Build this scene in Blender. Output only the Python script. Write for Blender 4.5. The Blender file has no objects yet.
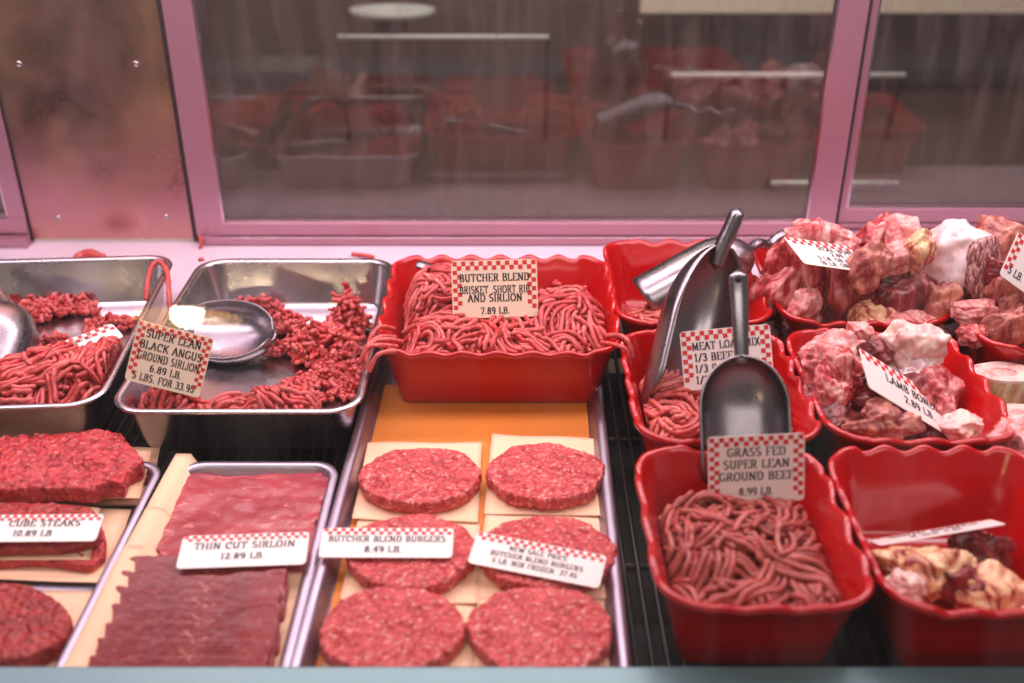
import bpy, math, random
import numpy as np
from mathutils import Vector, Matrix, noise, Euler
S = bpy.context.scene
COL = S.collection
PI = math.pi
rad = math.radians
# ---------------------------------------------------------------- camera model
F = 1053.0; CAMZ = 0.61; PITCH = rad(28.6)
def ray(px, py):
    u = (px-512)/F; v = (341.5-py)/F
    return Vector((u, math.cos(PITCH)+v*math.sin(PITCH), -math.sin(PITCH)+v*math.cos(PITCH)))
def atY(px, py, Y):
    r = ray(px, py); return Vector((0, 0, CAMZ)) + r*(Y/r.y)
def atz(px, py, z):
    r = ray(px, py); return Vector((0, 0, CAMZ)) + r*((z-CAMZ)/r.z)
# ---------------------------------------------------------------- materials
def srgb(r, g, b):
    f = lambda c: ((c/255+0.055)/1.055)**2.4 if c/255 > 0.04045 else c/255/12.92
    return (f(r), f(g), f(b), 1)
class NT:
    def __init__(s, name):
        s.m = bpy.data.materials.new(name); s.m.use_nodes = True
        s.t = s.m.node_tree; s.t.nodes.clear()
        s.out = s.n('ShaderNodeOutputMaterial')
    def n(s, typ, **kw):
        x = s.t.nodes.new(typ)
        for k, v in kw.items():
            if k.startswith('i_'): x.inputs[k[2:].replace('_', ' ')].default_value = v
            else: setattr(x, k, v)
        return x
    def l(s, a, b): s.t.links.new(a, b)
    def bsdf(s, color=(.8, .8, .8, 1), rough=.5, metal=0, spec=.5, sss=0, coat=0):
        b = s.n('ShaderNodeBsdfPrincipled')
        b.inputs['Base Color'].default_value = color
        b.inputs['Roughness'].default_value = rough
        b.inputs['Metallic'].default_value = metal
        b.inputs['Specular IOR Level'].default_value = spec
        if sss:
            b.inputs['Subsurface Weight'].default_value = sss
            b.inputs['Subsurface Radius'].default_value = (.006, .002, .0015)
            b.inputs['Subsurface Scale'].default_value = 1
        b.inputs['Coat Weight'].default_value = coat
        b.inputs['Coat Roughness'].default_value = .15
        s.l(b.outputs[0], s.out.inputs[0]); s.b = b
        return b
    def coord(s): return s.n('ShaderNodeTexCoord').outputs['Object']
    def noise(s, scale, detail=3, dist=0, rough=.5, vec=None):
        x = s.n('ShaderNodeTexNoise'); x.inputs['Scale'].default_value = scale
        x.inputs['Detail'].default_value = detail; x.inputs['Distortion'].default_value = dist
        x.inputs['Roughness'].default_value = rough
        s.l(vec or s.coord(), x.inputs['Vector']); return x
    def voro(s, scale, feature='F1', vec=None):
        x = s.n('ShaderNodeTexVoronoi'); x.feature = feature; x.inputs['Scale'].default_value = scale
        s.l(vec or s.coord(), x.inputs['Vector']); return x
    def ramp(s, fac, stops):
        r = s.n('ShaderNodeValToRGB'); e = r.color_ramp.elements
        while len(e) > 1: e.remove(e[-1])
        e[0].position, e[0].color = stops[0]
        for p, c in stops[1:]:
            k = e.new(p); k.color = c
        s.l(fac, r.inputs[0]); return r.outputs[0]
    def mix(s, fac, a, b, mode='MIX'):
        m = s.n('ShaderNodeMix', data_type='RGBA', blend_type=mode)
        for v, i in ((fac, 0), (a, 6), (b, 7)):
            if hasattr(v, 'links') or hasattr(v, 'is_linked'): s.l(v, m.inputs[i])
            else: m.inputs[i].default_value = v
        return m.outputs[2]
    def bump(s, h, strength=.5, dist=.002):
        b = s.n('ShaderNodeBump'); b.inputs['Strength'].default_value = strength
        b.inputs['Distance'].default_value = dist
        s.l(h, b.inputs['Height']); s.l(b.outputs[0], s.b.inputs['Normal']); return b
def simple(name, c, rough=.5, metal=0, spec=.5, bump=None, var=None, coat=0):
    m = NT(name); m.bsdf(c, rough, metal, spec, coat=coat)
    if var:
        d = tuple(x*var[1] for x in c[:3])+(1,)
        m.l(m.ramp(m.noise(var[0], 4).outputs[0], [(.35, d), (.65, c)]), m.b.inputs['Base Color'])
    if bump: m.bump(m.noise(bump[0], 3).outputs[0], bump[1], bump[2])
    return m.m
M = {}
M['crock'] = simple('red_melamine', srgb(182, 3, 8), .2, spec=.6, bump=(60, .12, .002), coat=.3)
M['crock_deep'] = M['crock']
def steel(name, c, r0, r1, scale=12, aniso=False):
    m = NT(name); m.bsdf(c, .3, 1)
    tc = m.n('ShaderNodeTexCoord'); mp = m.n('ShaderNodeMapping'); mp.inputs['Scale'].default_value = (1, 1, 14) if aniso else (1, 1, 1)
    m.l(tc.outputs['Object'], mp.inputs[0])
    n = m.noise(scale, 5, .3, .6, mp.outputs[0])
    mr = m.n('ShaderNodeMapRange'); mr.inputs[1].default_value = .3; mr.inputs[2].default_value = .7
    mr.inputs[3].default_value = r0; mr.inputs[4].default_value = r1
    m.l(n.outputs[0], mr.inputs[0]); m.l(mr.outputs[0], m.b.inputs['Roughness'])
    m.bump(n.outputs[0], .03, .001)
    return m.m
M['steel'] = steel('stainless_steel', (.52, .47, .49, 1), .16, .34)
M['tray'] = steel('aluminium_tray', (.44, .38, .46, 1), .36, .5)
M['scoop'] = steel('cast_aluminium', (.33, .29, .31, 1), .2, .36, 25)
M['frame'] = simple('anodised_frame', srgb(188, 136, 152), .34, .55, bump=(30, .05, .002))
M['frame_edge'] = simple('polished_frame_edge', srgb(225, 200, 215), .2, 1)
M['gasket'] = simple('dark_gasket', srgb(45, 30, 32), .6)
M['deck'] = simple('white_deck', srgb(222, 202, 214), .3, 0, .5, bump=(200, .05, .001), var=(9, .9))
M['rack'] = simple('dark_rack_metal', srgb(58, 50, 48), .35, .7)
M['void'] = simple('dark_well', srgb(22, 16, 16), .6)
M['rail'] = simple('teal_grey_rail', srgb(112, 142, 146), .35, .3, bump=(40, .05, .002))
M['card'] = simple('price_card', srgb(246, 232, 226), .35, 0, .5)
M['card_cream'] = simple('cream_price_card', srgb(246, 222, 196), .35, 0, .5)
M['check'] = simple('red_check_print', srgb(214, 50, 52), .45)
M['ink'] = simple('black_print', srgb(38, 30, 34), .5)
M['paper'] = simple('peach_butcher_paper', srgb(250, 205, 168), .6, 0, .25, bump=(35, .1, .003), var=(14, .93))
M['liner'] = simple('orange_liner', srgb(232, 138, 58), .55, 0, .3, var=(14, .9))
# steel panel, warm reflected glow painted in as rose and gold patches
m = NT('glow_tinted_steel_panel'); m.bsdf((.56, .45, .44, 1), .3, 1)
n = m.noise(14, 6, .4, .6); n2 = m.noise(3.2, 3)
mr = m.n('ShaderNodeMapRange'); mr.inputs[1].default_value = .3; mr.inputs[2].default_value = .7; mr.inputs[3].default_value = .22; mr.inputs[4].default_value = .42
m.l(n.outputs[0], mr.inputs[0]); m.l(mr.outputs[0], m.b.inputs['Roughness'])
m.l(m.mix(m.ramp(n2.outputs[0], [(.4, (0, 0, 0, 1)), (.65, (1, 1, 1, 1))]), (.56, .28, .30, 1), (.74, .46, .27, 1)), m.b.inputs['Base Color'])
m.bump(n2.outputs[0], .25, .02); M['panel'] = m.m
# ground meat strands
def strand_mat(name, dark, mid, fat, k=1.0):
    m = NT(name); m.bsdf(mid, .36, 0, .5, .12)
    a = m.n('ShaderNodeAttribute', attribute_name='tone')
    n = m.noise(170*k, 3, .4); n2 = m.noise(42*k, 2)
    c = m.ramp(n.outputs[0], [(.34, dark), (.5, mid), (.62, mid), (.7, fat)])
    c2 = m.mix(m.ramp(n2.outputs[0], [(.4, (0, 0, 0, 1)), (.62, (.6, .6, .6, 1))]), c, dark)
    mm = m.n('ShaderNodeMix', data_type='RGBA'); m.l(a.outputs['Fac'], mm.inputs[0]); m.l(c2, mm.inputs[6]); mm.inputs[7].default_value = fat
    m.l(mm.outputs[2], m.b.inputs['Base Color'])
    m.bump(n.outputs[0], .55, .0016)
    return m.m
M['mince'] = strand_mat('ground_beef', srgb(158, 30, 34), srgb(206, 68, 68), srgb(236, 146, 136))
M['mince_pale'] = strand_mat('ground_beef_pale', srgb(172, 52, 52), srgb(206, 86, 80), srgb(234, 150, 132))
M['mince_brown'] = strand_mat('ground_beef_lean', srgb(128, 38, 36), srgb(178, 72, 66), srgb(210, 122, 106))
# patties
def patty_mat(name, a, b, fat, sc=1.0):
    m = NT(name); m.bsdf(b, .42, 0, .45, .1)
    v = m.voro(190*sc); n = m.noise(95*sc, 5, 1.2); n2 = m.noise(260*sc, 4, .5)
    c = m.ramp(n.outputs[0], [(.35, a), (.55, b)])
    c = m.mix(m.ramp(n2.outputs[0], [(.56, (0, 0, 0, 1)), (.66, (.85, .85, .85, 1))]), c, fat)
    m.l(c, m.b.inputs['Base Color'])
    mx = m.n('ShaderNodeMath', operation='ADD'); m.l(v.outputs[0], mx.inputs[0]); m.l(n.outputs[0], mx.inputs[1])
    m.bump(mx.outputs[0], .9, .003)
    return m.m
M['patty'] = patty_mat('beef_patty', srgb(170, 40, 46), srgb(210, 82, 82), srgb(238, 166, 154))
M['cube'] = patty_mat('cubed_steak', srgb(150, 26, 34), srgb(196, 58, 62), srgb(220, 112, 104), .8)
M['cube_dark'] = patty_mat('cubed_steak_dark', srgb(130, 26, 30), srgb(168, 46, 44), srgb(190, 84, 62), .7)
# sliced sirloin
def steak_mat(name, a, b, fat, k=1):
    m = NT(name); m.bsdf(a, .34, 0, .5, .08)
    tc = m.n('ShaderNodeTexCoord'); mp = m.n('ShaderNodeMapping'); mp.inputs['Scale'].default_value = (1, 2.2, 1)
    m.l(tc.outputs['Object'], mp.inputs[0])
    n = m.noise(48*k, 5, 1.6, .6, mp.outputs[0]); n2 = m.noise(190, 3, .5); n3 = m.noise(20, 2)
    c = m.ramp(n3.outputs[0], [(.35, a), (.65, b)])
    c = m.mix(m.ramp(n.outputs[0], [(.57, (0, 0, 0, 1)), (.66, (.62, .62, .62, 1))]), c, fat)
    m.l(c, m.b.inputs['Base Color']); m.bump(n2.outputs[0], .3, .0012)
    return m.m
M['sirloin'] = steak_mat('sirloin', srgb(150, 46, 56), srgb(174, 64, 72), srgb(222, 146, 140))
M['shaved'] = steak_mat('shaved_sirloin', srgb(128, 38, 42), srgb(156, 54, 56), srgb(214, 136, 116), 1.4)
# bones and scraps
def chunk_mat(name, stops, scale=26, bs=70, rough=.27):
    m = NT(name); m.bsdf(stops[0][1], rough, 0, .5, .12)
    tc = m.n('ShaderNodeTexCoord'); mp = m.n('ShaderNodeMapping'); mp.inputs['Scale'].default_value = (1.5, 1.2, .5); mp.inputs['Rotation'].default_value = (0, .5, 0)
    m.l(tc.outputs['Object'], mp.inputs[0]); n = m.noise(scale*1.2, 6, 1.2, .62, mp.outputs[0]); n2 = m.noise(bs, 4, .6)
    m.l(m.ramp(n.outputs[0], stops), m.b.inputs['Base Color'])
    m.bump(n2.outputs[0], .55, .003)
    return m.m
RED, DRED, PINK, PALE, FATC, BONE, BRN, YEL = srgb(186, 62, 64), srgb(132, 46, 50), srgb(220, 138, 134), srgb(238, 190, 182), srgb(244, 214, 198), srgb(238, 204, 204), srgb(172, 100, 90), srgb(224, 176, 136)
M['ch_red'] = chunk_mat('meaty_bone_red', [(.36, DRED), (.46, RED), (.55, PINK), (.64, PALE)])
M['ch_pink'] = chunk_mat('meaty_bone_pink', [(.34, RED), (.46, PINK), (.6, PALE)])
M['ch_pale'] = chunk_mat('meaty_bone_pale', [(.34, PINK), (.46, PALE), (.6, FATC)])
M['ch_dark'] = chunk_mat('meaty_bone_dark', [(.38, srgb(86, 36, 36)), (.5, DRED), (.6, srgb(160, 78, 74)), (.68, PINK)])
M['ch_brown'] = chunk_mat('meaty_bone_brown', [(.36, DRED), (.46, BRN), (.56, srgb(206, 128, 110)), (.66, YEL)])
M['ch_fat'] = chunk_mat('fatty_bone', [(.38, srgb(150, 44, 50)), (.45, srgb(222, 158, 120)), (.56, srgb(238, 204, 158)), (.7, FATC)], 20)
M['ch_bone'] = chunk_mat('bare_bone', [(.3, PALE), (.45, BONE), (.7, srgb(250, 236, 240))], 20, 60)
M['marrow'] = chunk_mat('marrow_centre', [(.4, srgb(232, 150, 146)), (.55, srgb(242, 178, 172)), (.7, FATC)], 60, 200)
M['spongy'] = chunk_mat('spongy_cut_face', [(.42, srgb(120, 66, 66)), (.52, srgb(176, 120, 118)), (.62, srgb(222, 180, 178))], 130, 200)
M['tallow'] = chunk_mat('bone_side_tallow', [(.36, srgb(196, 128, 96)), (.5, srgb(224, 176, 122)), (.62, srgb(240, 214, 180))], 34, 90)
# glass
def glass_mat(name, fac, rough, tint=(1, 1, 1, 1), dirt_glare=None, dirt_glare_col=(.6, .6, .6, 1)):
    m = NT(name)
    tr = m.n('ShaderNodeBsdfTransparent'); tr.inputs[0].default_value = tint
    gl = m.n('ShaderNodeBsdfGlossy'); gl.inputs['Roughness'].default_value = rough
    mx = m.n('ShaderNodeMixShader'); mx.inputs[0].default_value = fac
    m.l(tr.outputs[0], mx.inputs[1]); m.l(gl.outputs[0], mx.inputs[2])
    o = mx.outputs[0]
    if dirt_glare:
        df = m.n('ShaderNodeBsdfDiffuse'); df.inputs[0].default_value = dirt_glare_col
        tc = m.n('ShaderNodeTexCoord'); mp = m.n('ShaderNodeMapping'); mp.inputs['Scale'].default_value = dirt_glare[1]
        m.l(tc.outputs['Object'], mp.inputs[0])
        n = m.noise(dirt_glare[0], 4, .3, .55, mp.outputs[0])
        mr = m.n('ShaderNodeMapRange'); mr.inputs[1].default_value = .45; mr.inputs[2].default_value = .75
        mr.inputs[3].default_value = dirt_glare[2]; mr.inputs[4].default_value = dirt_glare[3]
        m.l(n.outputs[0], mr.inputs[0])
        m2 = m.n('ShaderNodeMixShader'); m.l(mr.outputs[0], m2.inputs[0]); m.l(o, m2.inputs[1]); m.l(df.outputs[0], m2.inputs[2]); o = m2.outputs[0]
    m.l(o, m.out.inputs[0]); return m.m
M['front_glass'] = glass_mat('front_display_glass', .05, .0, (.97, .98, .98, 1), (5, (6, 1, 1), .0, .05))  # pale diffuse streaks paint reflected glare and haze onto the front pane
M['door_glass'] = glass_mat('sliding_door_glass', .09, .04, (.80, .77, .76, 1), (7, (5, 1, 1), .03, .18), (.26, .19, .18, 1))
M['room_wall'] = simple('back_room_wall', srgb(104, 84, 76), .6, var=(2.5, .7))
M['room_dark'] = simple('back_room_counter', srgb(82, 66, 60), .4, var=(4, .7))
M['white_thing'] = simple('white_board', srgb(246, 238, 214), .4)
M['bar'] = simple('pale_bar', srgb(225, 235, 230), .3)
# ---------------------------------------------------------------- object helpers
def tag(o, label=None, cat=None, group=None, kind=None):
    if label: o['label'] = label
    if cat: o['category'] = cat
    if group: o['group'] = group
    if kind: o['kind'] = kind
    return o
def V3(a): return [tuple(map(float, p)) for p in a]
def mk(name, verts, faces, mat, parent=None, smooth=True, mats=None, midx=None, attr=None, sharp=None):
    vs = np.array([tuple(v) for v in verts], dtype=float)
    if parent is None:
        base = Vector(((vs[:, 0].min()+vs[:, 0].max())/2, (vs[:, 1].min()+vs[:, 1].max())/2, vs[:, 2].min()))
        w = base
    else:
        w = Vector(parent['_w']); base = w
    me = bpy.data.meshes.new(name)
    me.from_pydata((vs-np.array(w)).tolist(), [], faces)
    for x in (mats or [mat]): me.materials.append(x)
    if midx is not None: me.polygons.foreach_set('material_index', midx)
    me.polygons.foreach_set('use_smooth', [smooth]*len(me.polygons))
    if attr is not None:
        a = me.attributes.new('tone', 'FLOAT', 'POINT'); a.data.foreach_set('value', attr)
    me.update()
    if smooth and sharp: me.set_sharp_from_angle(angle=rad(sharp))
    o = bpy.data.objects.new(name, me); COL.objects.link(o)
    if parent is None: o.location = base
    else: o.parent = parent
    o['_w'] = list(w)
    return o
def empty(name, loc):
    o = bpy.data.objects.new(name, None); COL.objects.link(o); o.location = loc; o['_w'] = list(loc); o.empty_display_size = .02
    return o
class B:
    def __init__(s): s.v = []; s.f = []; s.m = []; s.a = []
    def add(s, v, f, mi=0, tone=None):
        k = len(s.v); s.v += [tuple(p) for p in v]; s.f += [tuple(i+k for i in q) for q in f]; s.m += [mi]*len(f)
        s.a += [tone or 0.0]*len(v)
    def box(s, x0, x1, y0, y1, z0, z1, mi=0, T=None, bev=0):
        if bev:
            xs = (x0, x0+bev, x1-bev, x1); P = []
        v = [Vector((x, y, z)) for z in (z0, z1) for y in (y0, y1) for x in (x0, x1)]
        if T: v = [T @ p for p in v]
        s.add(v, [(0, 2, 3, 1), (4, 5, 7, 6), (0, 1, 5, 4), (2, 6, 7, 3), (0, 4, 6, 2), (1, 3, 7, 5)], mi)
    def tube(s, pts, r, n=7, tone=0.0, cap=True, mi=0, flat=None):
        pts = [Vector(p) for p in pts]; N = len(pts)
        rs = r if hasattr(r, '__len__') else [r]*N
        T = [(pts[min(i+1, N-1)]-pts[max(i-1, 0)]).normalized() for i in range(N)]
        up = Vector((0, 0, 1)) if abs(T[0].z) < .9 else Vector((1, 0, 0))
        A = T[0].cross(up).normalized(); V = []; k = len(s.v)
        for i in range(N):
            A = (A - T[i]*A.dot(T[i])).normalized(); Bn = T[i].cross(A)
            for j in range(n):
                a = 2*PI*j/n
                V.append(pts[i] + A*(math.cos(a)*rs[i]) + Bn*(math.sin(a)*rs[i]*(flat or 1)))
        Fc = [(i*n+j, i*n+(j+1) % n, (i+1)*n+(j+1) % n, (i+1)*n+j) for i in range(N-1) for j in range(n)]
        if cap:
            V.append(pts[0]-T[0]*rs[0]*.6); V.append(pts[-1]+T[-1]*rs[-1]*.6)
            a0 = len(V)-2
            Fc += [(a0, (j+1) % n, j) for j in range(n)] + [(a0+1, (N-1)*n+j, (N-1)*n+(j+1) % n) for j in range(n)]
        s.add(V, Fc, mi, tone)
    def obj(s, name, mat, parent=None, smooth=True, mats=None, tone=False, sharp=None):
        return mk(name, s.v, s.f, mat, parent, smooth, mats, s.m if mats else None, s.a if tone else None, sharp)
def bevel(o, w=.001, seg=2):
    b = o.modifiers.new('bevel', 'BEVEL'); b.width = w; b.segments = seg; b.limit_method = 'ANGLE'; return o
def rrect(w, d, r, nc=8, ns=20):
    """ring of (x, y, outward nx, ny, arc)"""
    r = min(r, w/2-.001, d/2-.001); P = []
    cs = [(w/2-r, d/2-r, 0), (-w/2+r, d/2-r, 90), (-w/2+r, -d/2+r, 180), (w/2-r, -d/2+r, 270)]
    for k, (cx, cy, a0) in enumerate(cs):
        for i in range(nc+1):
            a = rad(a0+90*i/nc); P.append((cx+r*math.cos(a), cy+r*math.sin(a), math.cos(a), math.sin(a)))
        nx_, ny_, b0 = cs[(k+1) % 4]
        a = rad(a0+90); p0 = P[-1]; p1 = (nx_+r*math.cos(a), ny_+r*math.sin(a))
        for i in range(1, ns):
            t = i/ns; P.append((p0[0]*(1-t)+p1[0]*t, p0[1]*(1-t)+p1[1]*t, math.cos(a), math.sin(a)))
    return P
def loft(profile, w, d, T, nc=8, ns=20, wave=None):
    """profile: (outset, z, corner_r, wave weight) rings, closed bottoms on both ends"""
    V = []; Fc = []; n = None
    for (o, z, r, ww) in profile:
        R = rrect(w+2*o, d+2*o, max(.002, r+o), nc, ns); n = len(R); arc = 0
        for i, (x, y, nx, ny) in enumerate(R):
            dz = 0
            if wave and ww:
                side = abs(nx) < .02 or abs(ny) < .02
                L = w if abs(ny) > .5 else d
                c = x if abs(ny) > .5 else y
                ph = math.cos(2*PI*c/(L/wave[0] if abs(ny) > .5 else L/wave[1]))
                e = 1 if side else .25
                x += nx*wave[3]*ph*ww*e; y += ny*wave[3]*ph*ww*e; dz = wave[2]*ph*ww*e
                if not side: dz += wave[2]*.9*ww
            V.append(T @ Vector((x, y, z+dz)))
    m = len(profile)
    for k in range(m-1):
        for i in range(n):
            j = (i+1) % n; Fc.append((k*n+i, k*n+j, (k+1)*n+j, (k+1)*n+i))
    Fc.append(tuple(range(n-1, -1, -1))); Fc.append(tuple((m-1)*n+i for i in range(n)))
    return V, Fc
def crock(cx, cy, w, d, h, label, z0=0.0, yaw=0):
    T = Matrix.Translation((cx, cy, z0)) @ Matrix.Rotation(rad(yaw), 4, 'Z')
    W = w-.012; D = d-.012
    fl = -.019
    prof = [(fl-.006, 0, .03, 0), (fl-.001, .001, .03, 0), (fl+.002, .006, .032, 0), (-.010, h*.5, .032, 0), (-.001, h*.86, .032, .35), (.004, h-.006, .032, .8), (.006, h-.003, .032, 1), (.006, h, .032, 1),
            (.004, h+.0016, .032, 1), (.001, h+.001, .032, 1), (-.001, h-.003, .032, .9), (-.0045, h*.86, .032, .35), (-.006, h*.83, .032, .2), (-.015, h*.5, .032, 0), (fl-.003, .012, .03, 0), (fl-.009, .006, .03, 0), (fl-.02, .0055, .02, 0)]
    V, Fc = loft(prof, W, D, T, 9, 44, (round(w/.040), round(d/.046), .0026, .0014))
    o = mk('red_crock', V, Fc, M['crock'])
    return tag(o, label, 'crock', 'red scalloped crocks')
def pan(name, cx, cy, w, d, h, mat, label, cat, group, yaw=0, z0=0.0, slope=.012, flange=.006, cr=.03):
    T = Matrix.Translation((cx, cy, z0)) @ Matrix.Rotation(rad(yaw), 4, 'Z')
    W = w-2*flange; D = d-2*flange
    prof = [(-slope-.006, 0, cr, 0), (-slope-.001, .001, cr, 0), (-slope, .005, cr, 0), (-.0015, h-.005, cr, 0), (0, h-.003, cr, 0), (flange-.001, h-.0035, cr, 0), (flange, h-.002, cr, 0), (flange-.001, h, cr, 0), (0, h+.0004, cr, 0), (-.0025, h-.001, cr, 0), (-.0035, h-.004, cr, 0),
            (-slope-.0015, .008, cr, 0), (-slope-.005, .0032, cr, 0), (-slope-.012, .002, cr*.8, 0), (-slope-.03, .0018, cr*.6, 0)]
    V, Fc = loft(prof, W, D, T, 8, 6)
    o = mk(name, V, Fc, mat)
    return tag(o, label, cat, group)
# ---------------------------------------------------------------- lettering
def arc(cx, cy, rx, ry, a0, a1, n=10): return [(cx+rx*math.cos(rad(a0+(a1-a0)*i/n)), cy+ry*math.sin(rad(a0+(a1-a0)*i/n))) for i in range(n+1)]
G = {
 'A': (.74, [[(.06, 0), (.37, 1)], [(.37, 1), (.68, 0)], [(.18, .36), (.58, .36)]], [(.06, 0), (.68, 0)]),
 'B': (.66, [[(.14, 0), (.14, 1)], [(.14, 1), (.36, 1)]+arc(.36, .765, .17, .235, 90, -90)+[(.14, .53)], [(.14, .53), (.36, .53)]+arc(.36, .265, .22, .265, 90, -90)+[(.14, 0)]], [(.14, 0), (.14, 1)]),
 'C': (.7, [arc(.4, .5, .32, .5, 50, 310, 16), [(.62, .66), (.62, .96)]], []),
 'D': (.74, [[(.14, 0), (.14, 1)], [(.14, 1), (.32, 1)]+arc(.32, .5, .34, .5, 90, -90, 14)+[(.14, 0)]], [(.14, 0), (.14, 1)]),
 'E': (.64, [[(.14, 0), (.14, 1)], [(.14, 1), (.58, 1), (.58, .84)], [(.14, .52), (.44, .52)], [(.14, 0), (.6, 0), (.6, .18)]], [(.14, 0), (.14, 1)]),
 'F': (.6, [[(.14, 0), (.14, 1)], [(.14, 1), (.56, 1), (.56, .84)], [(.14, .52), (.42, .52)]], [(.14, 0), (.14, 1)]),
 'G': (.74, [arc(.4, .5, .32, .5, 50, 320, 16), [(.64, .1), (.64, .42)], [(.5, .42), (.74, .42)]], []),
 'H': (.78, [[(.14, 0), (.14, 1)], [(.64, 0), (.64, 1)], [(.14, .52), (.64, .52)]], [(.14, 0), (.14, 1), (.64, 0), (.64, 1)]),
 'I': (.32, [[(.16, 0), (.16, 1)]], [(.16, 0), (.16, 1)]),
 'K': (.74, [[(.14, 0), (.14, 1)], [(.62, 1), (.16, .42)], [(.3, .6), (.66, 0)]], [(.14, 0), (.14, 1), (.62, 1), (.66, 0)]),
 'L': (.6, [[(.14, 0), (.14, 1)], [(.14, 0), (.56, 0), (.56, .2)]], [(.14, 0), (.14, 1)]),
 'M': (.9, [[(.12, 0), (.14, 1)], [(.14, 1), (.44, .12), (.74, 1)], [(.74, 1), (.76, 0)]], [(.12, 0), (.76, 0)]),
 'N': (.78, [[(.13, 0), (.13, 1)], [(.13, 1), (.64, 0)], [(.64, 0), (.64, 1)]], [(.13, 0), (.64, 1)]),
 'O': (.76, [arc(.38, .5, .32, .5, 0, 360, 20)], []),
 'P': (.64, [[(.14, 0), (.14, 1)], [(.14, 1), (.36, 1)]+arc(.36, .74, .2, .26, 90, -90)+[(.14, .48)]], [(.14, 0), (.14, 1)]),
 'Q': (.76, [arc(.38, .5, .32, .5, 0, 360, 20), [(.42, .1), (.66, -.14)]], []),
 'R': (.7, [[(.14, 0), (.14, 1)], [(.14, 1), (.36, 1)]+arc(.36, .75, .19, .25, 90, -90)+[(.14, .5)], [(.36, .5), (.6, 0)]], [(.14, 0), (.14, 1), (.62, 0)]),
 'S': (.6, [arc(.3, .76, .2, .24, 40, 270, 10)+arc(.3, .26, .23, .26, 90, -140, 10)], []),
 'T': (.7, [[(.35, 0), (.35, 1)], [(.06, .84), (.06, 1), (.64, 1), (.64, .84)]], [(.35, 0)]),
 'U': (.74, [[(.14, 1), (.14, .3)]+arc(.37, .3, .23, .3, 180, 360, 10)+[(.6, 1)]], [(.14, 1), (.6, 1)]),
 'V': (.72, [[(.06, 1), (.36, 0)], [(.36, 0), (.66, 1)]], [(.06, 1), (.66, 1)]),
 'W': (.98, [[(.06, 1), (.28, 0), (.49, .9), (.7, 0), (.92, 1)]], [(.06, 1), (.92, 1)]),
 'X': (.72, [[(.08, 1), (.64, 0)], [(.62, 1), (.08, 0)]], [(.08, 0), (.64, 0), (.08, 1), (.62, 1)]),
 'Z': (.64, [[(.1, .84), (.1, 1), (.54, 1), (.08, 0), (.56, 0), (.56, .16)]], []),
 '0': (.6, [arc(.3, .5, .22, .5, 0, 360, 18)], []),
 '1': (.42, [[(.22, 0), (.22, 1), (.1, .84)]], [(.22, 0)]),
 '2': (.58, [arc(.28, .74, .2, .26, 160, -20, 8)+[(.08, 0), (.52, 0), (.52, .14)]], []),
 '3': (.58, [arc(.27, .76, .19, .24, 150, -90, 9)+arc(.27, .26, .22, .26, 90, -150, 9)], []),
 '4': (.6, [[(.42, 0), (.42, 1), (.06, .3), (.56, .3)]], [(.42, 0)]),
 '5': (.58, [[(.5, 1), (.14, 1), (.12, .52)]+arc(.28, .3, .22, .3, 120, -150, 10)], []),
 '6': (.6, [arc(.34, .5, .26, .5, 80, 190, 8)+arc(.3, .3, .21, .3, 180, -180, 14)], []),
 '7': (.56, [[(.08, .84), (.08, 1), (.52, 1), (.22, 0)]], []),
 '8': (.6, [arc(.3, .76, .18, .24, 0, 360, 14), arc(.3, .26, .22, .26, 0, 360, 14)], []),
 '9': (.6, [arc(.3, .7, .21, .3, 0, 360, 14), arc(.26, .5, .26, .5, 10, -100, 8)], []),
 '.': (.26, [[(.12, .0), (.12, .05)]], []), ',': (.26, [[(.14, .04), (.1, -.14)]], []),
 '/': (.5, [[(.05, -.05), (.44, 1.02)]], []), ' ': (.34, [], []), '(': (.34, [arc(.4, .5, .26, .62, 130, 230, 6)], []),
}
def hull(P):
    P = sorted(set((round(a, 5), round(b, 5)) for a, b in P))
    def half(Q):
        r = []
        for p in Q:
            while len(r) > 1 and (r[-1][0]-r[-2][0])*(p[1]-r[-2][1])-(r[-1][1]-r[-2][1])*(p[0]-r[-2][0]) <= 0: r.pop()
            r.append(p)
        return r
    a = half(P); b = half(P[::-1]); return a[:-1]+b[:-1]
def text_polys(txt, size, cx, cy, squeeze=1.0, hw=.085, hh=.040, align='c', maxw=None):
    W = sum(G[c][0] for c in txt)+.10*(len(txt)-1); out = []
    if maxw and W*size*squeeze > maxw: squeeze = maxw/(W*size)
    x = cx/size/squeeze-(W/2 if align == 'c' else 0)
    for c in txt:
        w, st, sf = G[c]
        segs = [(s[i], s[i+1], hw) for s in st for i in range(len(s)-1)]
        segs += [((a-.11, b), (a+.11, b), .02) for a, b in sf]
        for p, q, h in segs:
            H = hull([(p[0]+i*h, p[1]+j*hh) for i in (-1, 1) for j in (-1, 1)]+[(q[0]+i*h, q[1]+j*hh) for i in (-1, 1) for j in (-1, 1)])
            out.append([((x+a)*size*squeeze, cy+b*size) for a, b in H])
        x += w+.10
    return out
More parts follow.
